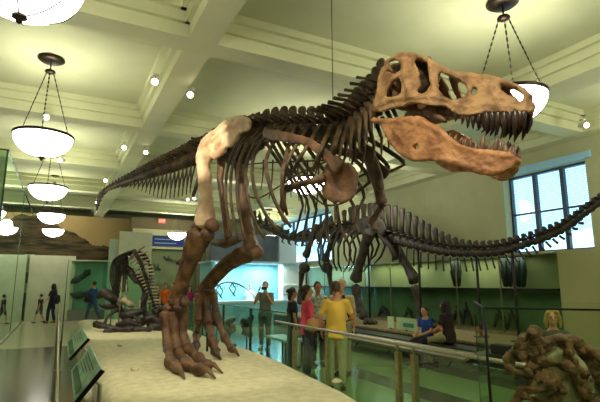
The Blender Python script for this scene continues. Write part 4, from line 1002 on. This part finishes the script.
# mounted fossils in the small glass case behind the left foot
for px, lb, s_ in ((247, 'shaggy dark fossil nodule on a stand behind the glass, right of the left foot', 1.0), (230, 'dark fossil nodule on a stand, the one close to the left leg', .85)):
    p = atd(px, 325, 11.6 if px > 240 else 12.9); 
    t = thing('fossil_nodule', lb, 'fossil', (p.x, p.y, 0))
    mb = MB()
    for k in range(14):
        a = random.uniform(0, 2*PI); z = random.uniform(-.26, .28)*s_
        mb.ell(p+Vector((math.cos(a)*.1*s_, math.sin(a)*.1*s_, z)), tuple(random.uniform(.06, .11) for _ in range(3)), 8, 6)
    mb.build('nodule', M_black, t, voxel=.03, relax=1, bump=((9, .05),))
    MB().tube([(p.x, p.y, 0), (p.x, p.y, p.z-.2)], .02, 7).box((p.x-.15, p.y-.15, 0), (p.x+.15, p.y+.15, .03)).build('stand', M_iron, t)
# low tables with exhibits in the green floor area
for px, py, sx_, lb in ((212, 322, .8, 'low pale table seen through glass between the legs'), (284, 338, .5, 'low white round-ended bench seen through the glass, left of the pink visitor')):
    p = onz(px, py, .45); t = thing('low_table', lb, 'table', (p.x, p.y, 0))
    bx('top', (p.x-sx_*.5, p.y-.6, .42), (p.x+sx_*.5, p.y+.6, .47), mat('pale_green_laminate', rgb(170, 200, 170), .4), t, .01)
    for a in (-.4, .4):
        for b in (-.5, .5): bx('leg', (p.x+sx_*a-.02, p.y+b-.02, 0), (p.x+sx_*a+.02, p.y+b+.02, .42), M_iron, t)
# ---- left barrier with reading panels
lb_ = thing('walkway_barrier', 'low glass barrier between the walkway and the sand platform, left', 'glass barrier', (.13, 10, 0))
for k in range(8):
    a = 2.2+k*2.2
    bx('glass_pane', (.034, a+.03, .06), (.046, a+2.17, .98), M_glassw, lb_)
    MB().box((.02, a-.03, 0), (.065, a+.03, 1.0)).build('post', M_brass, lb_, False)
MB().tube([(.04, 2.2, 1.0), (.04, 19.8, 1.0)], .012, 8).build('handrail', M_steel, lb_)
bx('floor_channel', (.0, 2.2, 0), (.08, 19.8, .06), M_iron, lb_)
tag(MB().tube([(.155, 13.6, 0), (.155, 13.6, 2.3)], [.02, .006], 8).build('thin_pole', M_edge), 'thin tall dark pole standing behind the walking woman', 'pole')
M_label = mat('printed_green_label', rgb(184, 212, 176), .35, rgb(140, 176, 140), 9, detail=3)
def label_stand(c, label):
    # c: far-low, near-low, near-high, far-high corners
    fl, nl, nh, fh = [Vector(v) for v in c]
    m_ = (fl+nl+nh+fh)/4; t = thing('reading_panel', label, 'information panel', (m_.x, m_.y, 0), 'slanted reading panels')
    n = (nl-fl).cross(nh-nl).normalized(); n = n if n.z < 0 else -n
    MB().hull([fl, fl+n*.018, fh, fh+n*.018, nl, nl+n*.018, nh, nh+n*.018]).build('panel', M_label, t, False)
    MB().hull([nl+n*-.002, nl+n*.03, nh+n*-.002, nh+n*.03, nl+Vector((0, -.02, 0)), nl+n*.03+Vector((0, -.02, 0)), nh+Vector((0, -.02, 0)), nh+n*.03+Vector((0, -.02, 0))]).build('black_edge', M_iron, t, False)
    # printed lines and a landscape picture strip
    u = (nl-fl); v = (fh-fl); T_ = mat('dark_print', rgb(70, 92, 66), .6)
    for k in range(4):
        a = fl+u*(.12)+v*(.82-.11*k)-n*.002; L_ = u*(.7-.08*k)
        MB().hull([a, a+n*.001, a+v*.025, a+v*.025+n*.001, a+L_, a+L_+n*.001, a+L_+v*.025, a+L_+v*.025+n*.001]).build('text_line', T_, t, False)
    a = fl+u*.1+v*.08-n*.002; b = u*.8; h = v*.26
    MB().hull([a, a+n*.001, a+h, a+h+n*.001, a+b, a+b+n*.001, a+b+h, a+b+h+n*.001]).build('picture', mat('green_picture', rgb(96, 140, 92), .5, rgb(58, 96, 62), 14), t, False)
    c_ = m_ + n*.02; MB().tube([c_, c_+Vector((.12, 0, -.12)), (c_.x+.14, c_.y, .0)], .018, 8).box((c_.x+.06, c_.y-.08, 0), (c_.x+.22, c_.y+.08, .5)).build('stand', M_steel, t)
label_stand([onz(71, 370, .86), onz(74, 402, .86), onz(101, 369, 1.10), onz(90, 346, 1.12)], 'nearest green reading panel slanting over the edge of the sand, bottom left')
label_stand([onz(67, 342, .86), onz(68.5, 359, .86), onz(88, 338, 1.10), onz(82, 327, 1.12)], 'second smaller green reading panel, behind the nearest one')
# ---- vitrine bottom right
vt = thing('glass_vitrine', 'tall glass vitrine at the bottom right holding knotted brown fossils', 'vitrine', (2.9, 2.2, 0))
zt = 1.55
A_ = onz(484, 307, zt); B_ = onz(474, 301, zt); Cc = onz(640, 309.5, zt); 
d1 = (Cc-A_).normalized(); d2 = Vector((-d1.y, d1.x, 0)); 
if d2.dot(B_-A_) < 0: d2 = -d2
L1 = 1.5; L2 = (B_-A_).length; d2 = (B_-A_).normalized()
A_.z = B_.z = 0
c0, c1, c2, c3 = A_, A_+d1*L1, A_+d1*L1+d2*L2, B_
def wallpane(name, p, q, z0, z1, th, m, par):
    d = (q-p).normalized(); n = Vector((-d.y, d.x, 0))*th/2
    MB().hull([p-n+Vector((0, 0, z0)), p-n+Vector((0, 0, z1)), p+n+Vector((0, 0, z0)), p+n+Vector((0, 0, z1)), q-n+Vector((0, 0, z0)), q-n+Vector((0, 0, z1)), q+n+Vector((0, 0, z0)), q+n+Vector((0, 0, z1))]).build(name, m, par, False)
M_vg = glass('vitrine_glass', (.93, .96, .9, 1), .7)
for p, q in ((c0, c1), (c1, c2), (c2, c3), (c3, c0)):
    wallpane('glass_pane', p, q, .62, zt-.012, .01, M_vg, vt); wallpane('top_edge', p, q, zt-.012, zt, .014, M_iron if p is c0 or q is c0 else M_vg, vt); wallpane('plinth_side', p, q, 0, .62, .03, M_plat2s, vt)
for p in (c0, c1, c2, c3): MB().tube([p+Vector((0, 0, .62)), p+Vector((0, 0, zt))], .009 if p is c0 else .005, 6).build('corner_edge', M_iron, vt)
MB().hull([c0+Vector((0, 0, .6)), c0+Vector((0, 0, .63)), c3+Vector((0, 0, .6)), c3+Vector((0, 0, .63)), c1+Vector((0, 0, .6)), c1+Vector((0, 0, .63)), c2+Vector((0, 0, .6)), c2+Vector((0, 0, .63))]).build('deck', M_plat2s, vt, False)
# knotted fossil in it
VD = (A_-EYE).dot(FWD)*1.0 + .62
def V_(px, py, d=0): return atd(px, py, VD+d)
M_knot = mat('mottled_brown_fossil', rgb(160, 124, 76), .6, rgb(70, 52, 30), 16, bump=.7, bscale=50, detail=9, ramp=(.3, .7))
M_plaq = mat('pale_green_plaster', rgb(222, 222, 172), .9, rgb(180, 182, 130), 12, bump=.3)
kn = thing('knotted_fossil', 'mass of twisted brown fossil limbs wrapped round a pale plaster core in the vitrine', 'fossil', (V_(560, 400).x, V_(560, 400).y, .63))
s_ = VD/460
for pts, r, d in (([(510, 372), (509, 360), (514, 352), (526, 348), (540, 343), (552, 339), (566, 340), (582, 347), (598, 356), (612, 366)], 6.5, 0), ([(531, 372), (532, 362), (534, 352)], 6, -.05), ([(533, 358), (541, 362), (553, 363), (566, 366), (575, 375), (584, 388), (592, 402), (600, 420)], 5.5, -.08),
   ([(566, 342), (570, 352), (573, 364), (580, 372)], 6, -.02), ([(536, 380), (546, 374), (558, 376), (562, 380), (552, 387), (538, 391), (524, 388), (518, 396), (519, 412), (530, 425)], 5, -.12), ([(582, 350), (592, 364), (600, 380), (602, 396), (594, 412)], 6, .03), ([(516, 353), (519, 343), (526, 337), (534, 333)], 4.5, -.05),
   ([(552, 340), (545, 350), (538, 356)], 4, .05), ([(560, 420), (552, 405), (558, 394), (566, 388)], 5, -.1), ([(510, 368), (520, 374), (530, 370)], 4.5, -.08), ([(548, 346), (540, 352), (530, 352), (522, 358)], 4.5, -.04), ([(560, 344), (574, 346), (588, 356), (606, 380)], 4.5, .04), ([(540, 366), (534, 374), (528, 384)], 4, -.05), ([(586, 372), (580, 384), (584, 400), (578, 420)], 4.5, -.05), ([(512, 402), (520, 396), (534, 400), (545, 412)], 4, -.1)):
    q = smooth_path(pts, 14)
    MB().tube([V_(a, b, d+.03*math.sin(i*.9)) for i, (a, b) in enumerate(q)], [r*s_*(.84+.24*math.sin(i*1.7)) for i in range(14)], 9).build('fossil_limb', M_knot, kn, voxel=.011, relax=1, bump=((9, .022), (24, .014), (60, .005)))
MB().ell(V_(535, 332), (.05, .045, .055)).ell(V_(531, 336), (.04, .03, .03)).build('fossil_head', M_knot, kn, voxel=.01, relax=1, bump=((22, .015),))
MB().slab([(532, 402), (534, 372), (540, 356), (556, 347), (572, 352), (584, 362), (590, 392), (592, 440), (530, 440)], [], lambda u, v, w: V_(u, v, .03)+FWD*w, .10, 6).build('plaster_core', M_plaq, kn, voxel=.02, relax=3, bump=((8, .012),))
# ================================================================= PEOPLE
M_skin = mat('skin', rgb(200, 146, 108), .55); M_skin2 = mat('tanned_skin', rgb(176, 118, 82), .55)
M_eye = mat('eye_dark', rgb(30, 22, 18), .3); M_lip = mat('lips', rgb(168, 92, 78), .5)
def cloth(n, c): return mat(n, c, .85, bump=.2, bscale=30)
def person(label, loc, face, H=1.7, skin=None, hair=('short', rgb(40, 28, 20)), top=None, top_sleeve='short', bottom=None, bottom_len='long', shoes=rgb(40, 34, 30), pose=None, group=None, female=False, cat='person', voxel=.013, feat=1.0, teeth=False):
    skin = skin or M_skin; pose = pose or {}
    s = H/1.75; ang = math.atan2(-face[0], face[1])
    M = Matrix.Translation(Vector(loc)) @ Matrix.Rotation(ang, 4, 'Z') @ Matrix.Scale(s, 4)
    def W(p): return M @ Vector(p)
    J = dict(pel=(0, 0, .94), chest=(0, 0, 1.26), neck=(0, -.01, 1.48), head=(0, .015, 1.625),
      hipL=(-.09, 0, .93), hipR=(.09, 0, .93), kneeL=(-.10, .02, .50), kneeR=(.10, .02, .50), ankL=(-.10, -.02, .09), ankR=(.10, -.02, .09),
      shL=(-.185, 0, 1.41), shR=(.185, 0, 1.41), elL=(-.235, -.03, 1.12), elR=(.235, -.03, 1.12), wrL=(-.24, .04, .86), wrR=(.24, .04, .86), toeL=(0, 1), toeR=(0, 1))
    if female: J['shL'] = (-.165, 0, 1.40); J['shR'] = (.165, 0, 1.40)
    J.update(pose)
    V = {k: (Vector(v) if len(v) == 3 else v) for k, v in J.items()}
    root = thing('person', label, cat, loc, group)
    def tube(mb, pts, rad, seg=10, ref=(1, 0, 0)):
        mb.tube([W(p) for p in pts], [(r[0]*s, r[1]*s) if isinstance(r, tuple) else r*s for r in rad], seg, ref=(M.to_3x3() @ Vector(ref)))
    R3 = M.to_3x3()
    def el(mb, c, r, seg=12, rg=8): 
        mb.ell(W(c), r, seg, rg, R3)
    hips = (V['hipL']+V['hipR'])/2; sh = (V['shL']+V['shR'])/2
    def arms(mb, g, upto=1.0, rr=(.05, .042, .038, .027)):
        for S in 'LR':
            a, e, w = V['sh'+S], V['el'+S], V['wr'+S]
            inn = a.lerp(sh, .35)
            pts = [inn, a, a.lerp(e, .5), e]; rad = [rr[0]+g, rr[0]+g, rr[1]+g, rr[2]+g*1.2]
            if upto > 1: pts += [e.lerp(w, .4), e.lerp(w, .92)]; rad += [rr[2]+g, rr[3]+g*.8]
            elif upto < 1: pts = pts[:3]+[a.lerp(e, upto)]; 
            tube(mb, pts, rad, 10, ref=(0, 0.3, 1))
    def legs(mb, g, upto=2.0):
        for S in 'LR':
            h, k, a = V['hip'+S], V['knee'+S], V['ank'+S]
            pts = [h, h.lerp(k, .4), k]; rad = [.088+g, .078+g, .056+g]
            if upto < 1: pts[-1] = h.lerp(k, upto)
            if upto > 1: pts += [k.lerp(a, .35), a.lerp(k, .05)]; rad += [.055+g, .036+g*1.6]
            tube(mb, pts, rad, 12, ref=(1, 0, 0.1))
    # ---- body
    mb = MB()
    tube(mb, [hips+Vector((0, 0, -.06)), hips+Vector((0, 0, .05)), hips.lerp(sh, .35), hips.lerp(sh, .75), sh+Vector((0, 0, .0)), V['neck']], [(.14, .10), (.155, .11), (.125, .095), (.155, .11), (.13, .085), (.06, .055)], 14)
    tube(mb, [V['neck']-Vector((0, 0, .05)), V['head']-Vector((0, .01, .05))], [.055, .05], 10)
    hd = V['head']; el(mb, hd+Vector((0, -.01, .02)), (.075, .095, .105), 16, 12); el(mb, hd+Vector((0, .02, -.045)), (.052, .068, .068))
    tube(mb, [hd+Vector((0, .085, .02)), hd+Vector((0, .108, -.015)), hd+Vector((0, .09, -.025))], [.010, .016, .012], 8)
    for sx in (-1, 1): el(mb, hd+Vector((sx*.076, -.01, .0)), (.012, .022, .032), 8, 6)
    arms(mb, 0, 2); legs(mb, -.004)
    for S, sx in (('L', -1), ('R', 1)):
        e, w = V['el'+S], V['wr'+S]; d = (w-e).normalized(); p = d.orthogonal().normalized(); fw = Vector((0, 1, 0)); p = (fw - d*fw.dot(d)); p = p.normalized() if p.length > .1 else Vector((0, 0, 1)); q = d.cross(p).normalized()
        tube(mb, [w, w+d*.05, w+d*.09], [(.026, .018), (.04, .019), (.038, .017)], 10, ref=p)
        for k in range(4):
            o = w+d*.085+p*(-.027+.018*k); L_ = (.06, .075, .08, .07)[k]
            b = q*(-sx*.012)
            tube(mb, [o, o+d*L_*.5+b*.5, o+d*L_+b*2], [.0095, .0088, .0075], 6)
        o = w+d*.03+p*.034; tube(mb, [o, o+d*.03+p*.022, o+d*.062+p*.028], [.012, .011, .009], 6)
        a = V['ank'+S]; t = V['toe'+S]; f = Vector((t[0], t[1], 0)).normalized()
        tube(mb, [a-f*.03-Vector((0, 0, .03)), a+f*.05-Vector((0, 0, .045)), a+f*.16-Vector((0, 0, .062))], [(.036, .034), (.04, .036), (.036, .024)], 10, ref=(f.y, -f.x, 0))
    body = mb.build('body', skin, root, voxel=voxel*s if H > 1.3 else .011, relax=2)
    # ---- clothes
    if top:
        g = .014; mb = MB(); lo = hips+Vector((0, 0, -.10))
        tube(mb, [lo, hips+Vector((0, 0, .06)), hips.lerp(sh, .38), hips.lerp(sh, .75), sh+Vector((0, 0, .01)), V['neck']-Vector((0, 0, .03))], [(.172, .128), (.168, .124), (.148+(0 if female else .012), .112), (.172, .124), (.145, .10), (.07, .066)], 16)
        arms(mb, .013, 2 if top_sleeve == 'long' else .72)
        mb.build('shirt', top, root, voxel=.014, relax=2, bump=((7, .012),))
    if bottom:
        mb = MB(); tube(mb, [hips+Vector((0, 0, -.07)), hips+Vector((0, 0, .10))], [(.158, .118), (.150, .112)], 14)
        if bottom_len == 'skirt': tube(mb, [hips+Vector((0, 0, .05)), hips+Vector((0, 0, -.2)), hips+Vector((0, .01, -.42))], [(.15, .115), (.18, .15), (.2, .17)], 14)
        else: legs(mb, .014, 2 if bottom_len == 'long' else .92)
        mb.build('shorts' if bottom_len == 'short' else 'trousers', bottom, root, voxel=.014, relax=2, bump=((6, .010),))
    # ---- shoes
    ms = mat('shoe_%d_%d' % (int(shoes[0]*999), int(shoes[2]*999)), shoes, .5)
    for S in 'LR':
        a = V['ank'+S]; t = V['toe'+S]; f = Vector((t[0], t[1], 0)).normalized(); mb = MB()
        tube(mb, [a-f*.045-Vector((0, 0, .045)), a+f*.04-Vector((0, 0, .048)), a+f*.12-Vector((0, 0, .058)), a+f*.185-Vector((0, 0, .062))], [(.042, .042), (.046, .042), (.048, .03), (.036, .022)], 10, ref=(f.y, -f.x, 0))
        mb.build('shoe', ms, root)
    # ---- hair
    st, hc = hair; mh = mat('hair_%d_%d_%d' % tuple(int(c*999) for c in hc[:3]), hc, .6, bump=.5, bscale=60)
    if st != 'bald':
        mb = MB(); el(mb, hd+Vector((0, -.022, .038)), (.086, .10, .106), 16, 12)
        if st == 'long':
            tube(mb, [hd+Vector((0, -.05, .05)), hd+Vector((0, -.085, -.06)), hd+Vector((0, -.10, -.20)), hd+Vector((0, -.10, -.34))], [(.085, .06), (.10, .055), (.105, .045), (.07, .025)], 12)
            for sx in (-1, 1): tube(mb, [hd+Vector((sx*.07, -.01, .06)), hd+Vector((sx*.088, .0, -.04)), hd+Vector((sx*.095, -.02, -.16))], [(.02, .05), (.02, .045), (.015, .03)], 8, ref=(1, 0, 0))
        if st == 'bun': el(mb, hd+Vector((0, -.12, .05)), (.05, .05, .05)); tube(mb, [hd+Vector((0, -.06, 0)), hd+Vector((0, -.09, -.08)), hd+Vector((0, -.09, -.16))], [(.08, .05), (.07, .04), (.05, .02)], 10)
        if st == 'fringe':
            for sx in (-1, 1): tube(mb, [hd+Vector((sx*.05, .05, .11)), hd+Vector((sx*.085, .03, .03)), hd+Vector((sx*.095, .01, -.07)), hd+Vector((sx*.09, .01, -.14))], [.035, .035, .03, .015], 8)
        # keep the face clear: cut hair in front of the brow
        for v in mb.bm.verts:
            l = M.inverted() @ v.co - hd
            if l.y > .035 and l.z < .075 and abs(l.x) < .07: l.y = .035; v.co = M @ (l+hd)
        mb.build('hair', mh, root, voxel=.011, relax=1, bump=((28, .010),))
    else:
        mb = MB(); tube(mb, [hd+Vector((.072, -.02, .02)), hd+Vector((.05, -.085, .01)), hd+Vector((-.05, -.085, .01)), hd+Vector((-.072, -.02, .02))], [(.035, .018)]*4, 8, ref=(0, 0, 1)); mb.build('hair', mh, root)
    for sx in (-1, 1):
        mb = MB(); el(mb, hd+Vector((sx*.03, .078, .022)), (.012*feat, .008*feat, .007*feat), 8, 6); mb.build('eye', M_eye, root)
    mb = MB(); el(mb, hd+Vector((0, .083, -.058)), (.022*feat, .010, .006*feat), 8, 6); mo_ = mb.build('mouth', M_lip, root)
    if teeth: mb = MB(); el(mb, hd+Vector((0, .089, -.057)), (.017*feat, .009, .0035*feat), 8, 6); mb.build('teeth', mat('white_teeth', rgb(236, 228, 214), .4), mo_)
    return root, W
def bag(W, pts, r, m, root, name='shoulder_bag'):
    pass
def toward(px): # unit vector in plan pointing from the eye through a pixel column
    r = ray(px, 283); return Vector((r.x, r.y, 0)).normalized()
RIGHT = Vector((_cy, -_sy, 0)); AWAY = Vector((_sy, _cy, 0))
def fl(px, D, z=0): # point on the floor at view depth D under a pixel column
    r = ray(px, 283); p = EYE + r*(D/r.dot(FWD)); return (p.x, p.y, z)
def fd(right, away): v = RIGHT*right + AWAY*away; return (v.x, v.y)
WALK = dict(kneeL=(-.10, .16, .52), ankL=(-.10, .20, .10), kneeR=(.10, -.06, .50), ankR=(.10, -.28, .15), elL=(-.235, -.10, 1.13), wrL=(-.23, -.04, .88), elR=(.235, .06, 1.13), wrR=(.22, .20, .93))
navy = cloth('navy_cloth', rgb(28, 32, 46)); blackc = cloth('black_cloth', rgb(24, 22, 24)); jeans = cloth('blue_denim', rgb(62, 84, 112)); djeans = cloth('dark_denim', rgb(36, 44, 58))
khaki = cloth('khaki_cloth', rgb(150, 146, 100)); M_bag = mat('black_bag_fabric', rgb(22, 22, 24), .6)
person('woman in black walking left with long dark hair and a dark bag', fl(54, 20.0), fd(-1, .05), 1.66, hair=('long', rgb(30, 20, 14)), top=blackc, bottom=navy, female=True, shoes=rgb(120, 50, 40),
   pose=dict(kneeL=(-.09, .10, .51), ankL=(-.09, .10, .09), kneeR=(.09, -.02, .5), ankR=(.09, -.12, .10), elL=(-.22, .05, 1.14), wrL=(-.25, .2, .95), elR=(.22, -.04, 1.12), wrR=(.2, .14, 1.05)))
p = fl(58.5, 19.8, .85); tag(MB().tube([(p[0], p[1], p[2]), (p[0], p[1], p[2]+.32)], [(.16, .07), (.13, .06)], 12, ref=tuple(RIGHT)).tube([(p[0], p[1], p[2]+.3), (p[0]-.03, p[1], p[2]+.55)], .014, 6).build('shoulder_bag', M_bag), 'dark shoulder bag hanging at the walking woman\'s back', 'bag')
person('small boy in dark top and grey shorts walking beside the woman in black', fl(42.5, 20.0), fd(-1, .05), 1.22, hair=('short', rgb(44, 30, 20)), top=cloth('slate_cloth', rgb(52, 58, 64)), bottom=cloth('grey_cloth', rgb(86, 88, 84)), bottom_len='short', pose=WALK)
person('man in blue shirt and jeans walking left by the sea-green case', fl(94.5, 20.5), fd(-.9, .2), 1.76, top=cloth('blue_cloth', rgb(36, 78, 128)), bottom=jeans, pose=dict(kneeL=(-.10, .15, .52), ankL=(-.10, .22, .10), kneeR=(.10, -.14, .50), ankR=(.10, -.34, .15), elL=(-.25, .04, 1.13), wrL=(-.2, .25, 1.05), elR=(.25, .0, 1.12), wrR=(.18, .2, 1.05)))
p = fl(90, 20.2, .9); tag(MB().tube([(p[0], p[1], p[2]), (p[0], p[1], p[2]+.3)], [(.2, .1), (.2, .09)], 12, ref=tuple(RIGHT)).build('camera_bag', M_bag), 'black bag carried in front of the man in blue', 'bag')
person('visitor in bright orange shirt left of the big shin bone', fl(166, 20.5), fd(.2, -1), 1.68, top=cloth('orange_cloth', rgb(226, 104, 34)), bottom=djeans, hair=('short', rgb(40, 26, 18)))
person('visitor in dull green shirt standing just left of the orange shirt', fl(157.5, 20.8), fd(.4, -1), 1.62, top=cloth('dull_green_cloth', rgb(104, 108, 78)), bottom=blackc)
person('visitor in pale red shirt between the orange shirt and the shin bone', fl(173.5, 21.2), fd(-.3, -1), 1.70, top=cloth('pale_red_cloth', rgb(170, 84, 60)), bottom=djeans)
person('visitor in magenta top peeking out right of the big shin bone', fl(190, 20.6), fd(.3, -1), 1.55, top=cloth('magenta_cloth', rgb(170, 40, 100)), bottom=djeans, hair=('long', rgb(34, 22, 16)), female=True)
person('visitor in white shirt far back in the blue-lit gallery', fl(250, 21.3), fd(.2, -1), 1.62, top=cloth('white_cloth', rgb(222, 226, 224)), bottom=djeans, hair=('short', rgb(90, 70, 50)))
pg = dict(elL=(-.25, .13, 1.17), wrL=(-.10, .22, 1.50), elR=(.25, .13, 1.17), wrR=(.09, .22, 1.50), head=(0, .02, 1.62))
person('grey haired man in grey shirt holding a camera up to his face', fl(265.5, 12.3), fd(-.35, -1), 1.74, top=cloth('grey_shirt_cloth', rgb(112, 116, 104)), top_sleeve='short', bottom=khaki if 0 else cloth('grey_green_cloth', rgb(96, 104, 88)), hair=('short', rgb(158, 132, 84)), pose=pg, shoes=rgb(170, 168, 160))
q = Vector(fl(264, 12.05, 1.56)); tag(MB().box((q.x-.06, q.y-.03, q.z-.04), (q.x+.06, q.y+.03, q.z+.04)).tube([(q.x, q.y, q.z), (q.x-.04, q.y-.09, q.z)], .03, 10).build('camera', M_iron, None, bevel=.006), 'small black camera held up by the grey haired man', 'camera')
person('visitor with dark bun hair in a dark top, left of the pink shirt', fl(292.5, 9.7), fd(.9, .3), 1.60, skin=M_skin2, top=navy, bottom=djeans, hair=('bun', rgb(24, 18, 16)), female=True)
person('woman in long sleeved pink shirt seen from the side', fl(307, 8.6), fd(.95, .25), 1.66, skin=M_skin2, top=cloth('pink_cloth', rgb(206, 62, 92)), top_sleeve='long', bottom=djeans, hair=('bun', rgb(28, 20, 18)), female=True,
   pose=dict(elL=(-.2, .03, 1.14), wrL=(-.12, .24, 1.06), elR=(.21, .02, 1.13), wrR=(.14, .24, 1.0)))
q = Vector(fl(312.5, 8.35, .88)); tag(MB().tube([q, q+Vector((0, 0, .17))], [(.13, .08), (.10, .06)], 12, ref=tuple(RIGHT)).build('handbag', mat('tan_leather', rgb(176, 128, 62), .5)), 'tan bag held low in front of the pink shirt', 'bag')
person('man in white patterned shirt with dark hair, between pink and yellow shirts', fl(317.5, 9.9), fd(.3, -1), 1.72, skin=M_skin2, top=mat('patterned_white_cloth', rgb(206, 204, 188), .85, rgb(120, 124, 110), 18), bottom=blackc, hair=('short', rgb(26, 20, 18)))
person('man in yellow shirt and khaki trousers seen from behind', fl(335.5, 7.7), fd(.15, 1), 1.72, skin=M_skin2, top=cloth('yellow_cloth', rgb(214, 176, 70)), bottom=khaki, hair=('short', rgb(70, 50, 34)),
   pose=dict(elL=(-.27, .0, 1.14), wrL=(-.26, .12, .92), elR=(.27, .02, 1.15), wrR=(.20, .22, 1.10)))
person('grey haired man with dark shoulder strap standing behind the yellow shirt', fl(341.5, 8.9), fd(-.4, -1), 1.77, top=cloth('cream_cloth', rgb(206, 186, 130)), bottom=khaki, hair=('short', rgb(196, 178, 140)))
p1 = Vector(fl(343, 8.75, 1.47)); p2 = Vector(fl(350, 8.6, 1.02)); tag(MB().tube([p1, p1.lerp(p2, .5)+Vector((-.02, -.02, 0)), p2], [(.03, .01)]*3, 8, ref=tuple(RIGHT)).build('bag_strap', M_bag), 'dark shoulder strap across the cream shirt', 'strap')
# seated pair on the bench
SIT = dict(hipL=(-.09, 0, .62), hipR=(.09, 0, .62), kneeL=(-.12, .42, .55), kneeR=(.12, .42, .55), ankL=(-.12, .40, .10), ankR=(.12, .44, .10), chest=(0, 0, .92), neck=(0, .05, 1.14), head=(0, .08, 1.28), shL=(-.18, .03, 1.08), shR=(.18, .03, 1.08),
   elL=(-.22, .1, .82), elR=(.22, .1, .82), wrL=(-.10, .32, .72), wrR=(.10, .32, .72))
person('seated boy in blue shirt on the black bench', (7.12, 7.85, 0), fd(-.9, -.5), 1.50, hair=('short', rgb(44, 28, 18)), top=cloth('royal_blue_cloth', rgb(34, 66, 150)), bottom=navy, pose=SIT)
person('seated woman with long dark hair and bare arm next to the boy', (7.22, 7.32, 0), fd(-.6, .7), 1.68, skin=mat('orange_tan_skin', rgb(206, 134, 78), .55), hair=('long', rgb(36, 20, 16)), top=cloth('dark_maroon_cloth', rgb(46, 28, 26)), bottom=khaki, pose=SIT, female=True)  # even orange-tan skin colour
# blond person beyond the vitrine
pb, Wb = person('blond smiling person seen through the glass vitrine', fl(549, 5.6), fd(-.4, -1), 1.38, hair=('fringe', rgb(206, 172, 96)), top=cloth('grey_lilac_cloth', rgb(104, 100, 96)), bottom=djeans, female=True, voxel=.011, feat=1.25, teeth=True, skin=mat('fair_skin', rgb(228, 176, 138), .5))
q = Vector(fl(521, 5.3, .70)); tag(MB().tube([q, q+Vector((0, 0, .2))], [(.05, .04), (.06, .05)], 10, ref=tuple(RIGHT)).build('red_pouch', mat('red_fabric', rgb(206, 60, 44), .6)), 'small red pouch at the left of the knotted fossil', 'bag')
# ================================================================= LIGHT, WORLD, CAMERA
spotlight((1.3, 1.2, 4.9), (3.1, 3.1, 3.2), 330, .75)           # skull
spotlight((-.5, 5.5, 4.95), (2.1, 7.4, 3.9), 650, .42)          # pelvis and thigh
spotlight((5.6, .6, 4.9), (2.6, 5.5, 3.0), 200, .9)
spotlight((-.2, 4.4, 4.9), (2.2, 7.4, .4), 420, .7)            # feet, sand
spotlight((1.2, 3.2, 4.9), (2.2, 6.2, .4), 350, .9)
spotlight((-.6, 12, 4.9), (1.8, 13.4, .8), 420, .8)
spotlight((2.6, .2, 4.9), (3.0, 2.5, 1.0), 110, .7)            # added to brighten the vitrine fossil
w = bpy.data.worlds.new('World'); bpy.context.scene.world = w; w.use_nodes = True
bg = w.node_tree.nodes['Background']; bg.inputs['Color'].default_value = (.42, .78, 1, 1); bg.inputs['Strength'].default_value = 3.2
cam = bpy.data.cameras.new('Camera'); co = bpy.data.objects.new('Camera', cam); C.objects.link(co)
cam.sensor_fit = 'HORIZONTAL'; cam.sensor_width = 36; cam.lens = 36*F/600; cam.clip_start = .05
co.location = EYE; co.rotation_euler = (PI/2+PITCH, 0, -YAW)
sc = bpy.context.scene; sc.camera = co
sc.cycles.transparent_max_bounces = 32
sc.view_settings.view_transform = 'Standard'; sc.view_settings.look = 'None'; sc.view_settings.exposure = .08; sc.view_settings.gamma = 1
sc.view_settings.use_curve_mapping = False
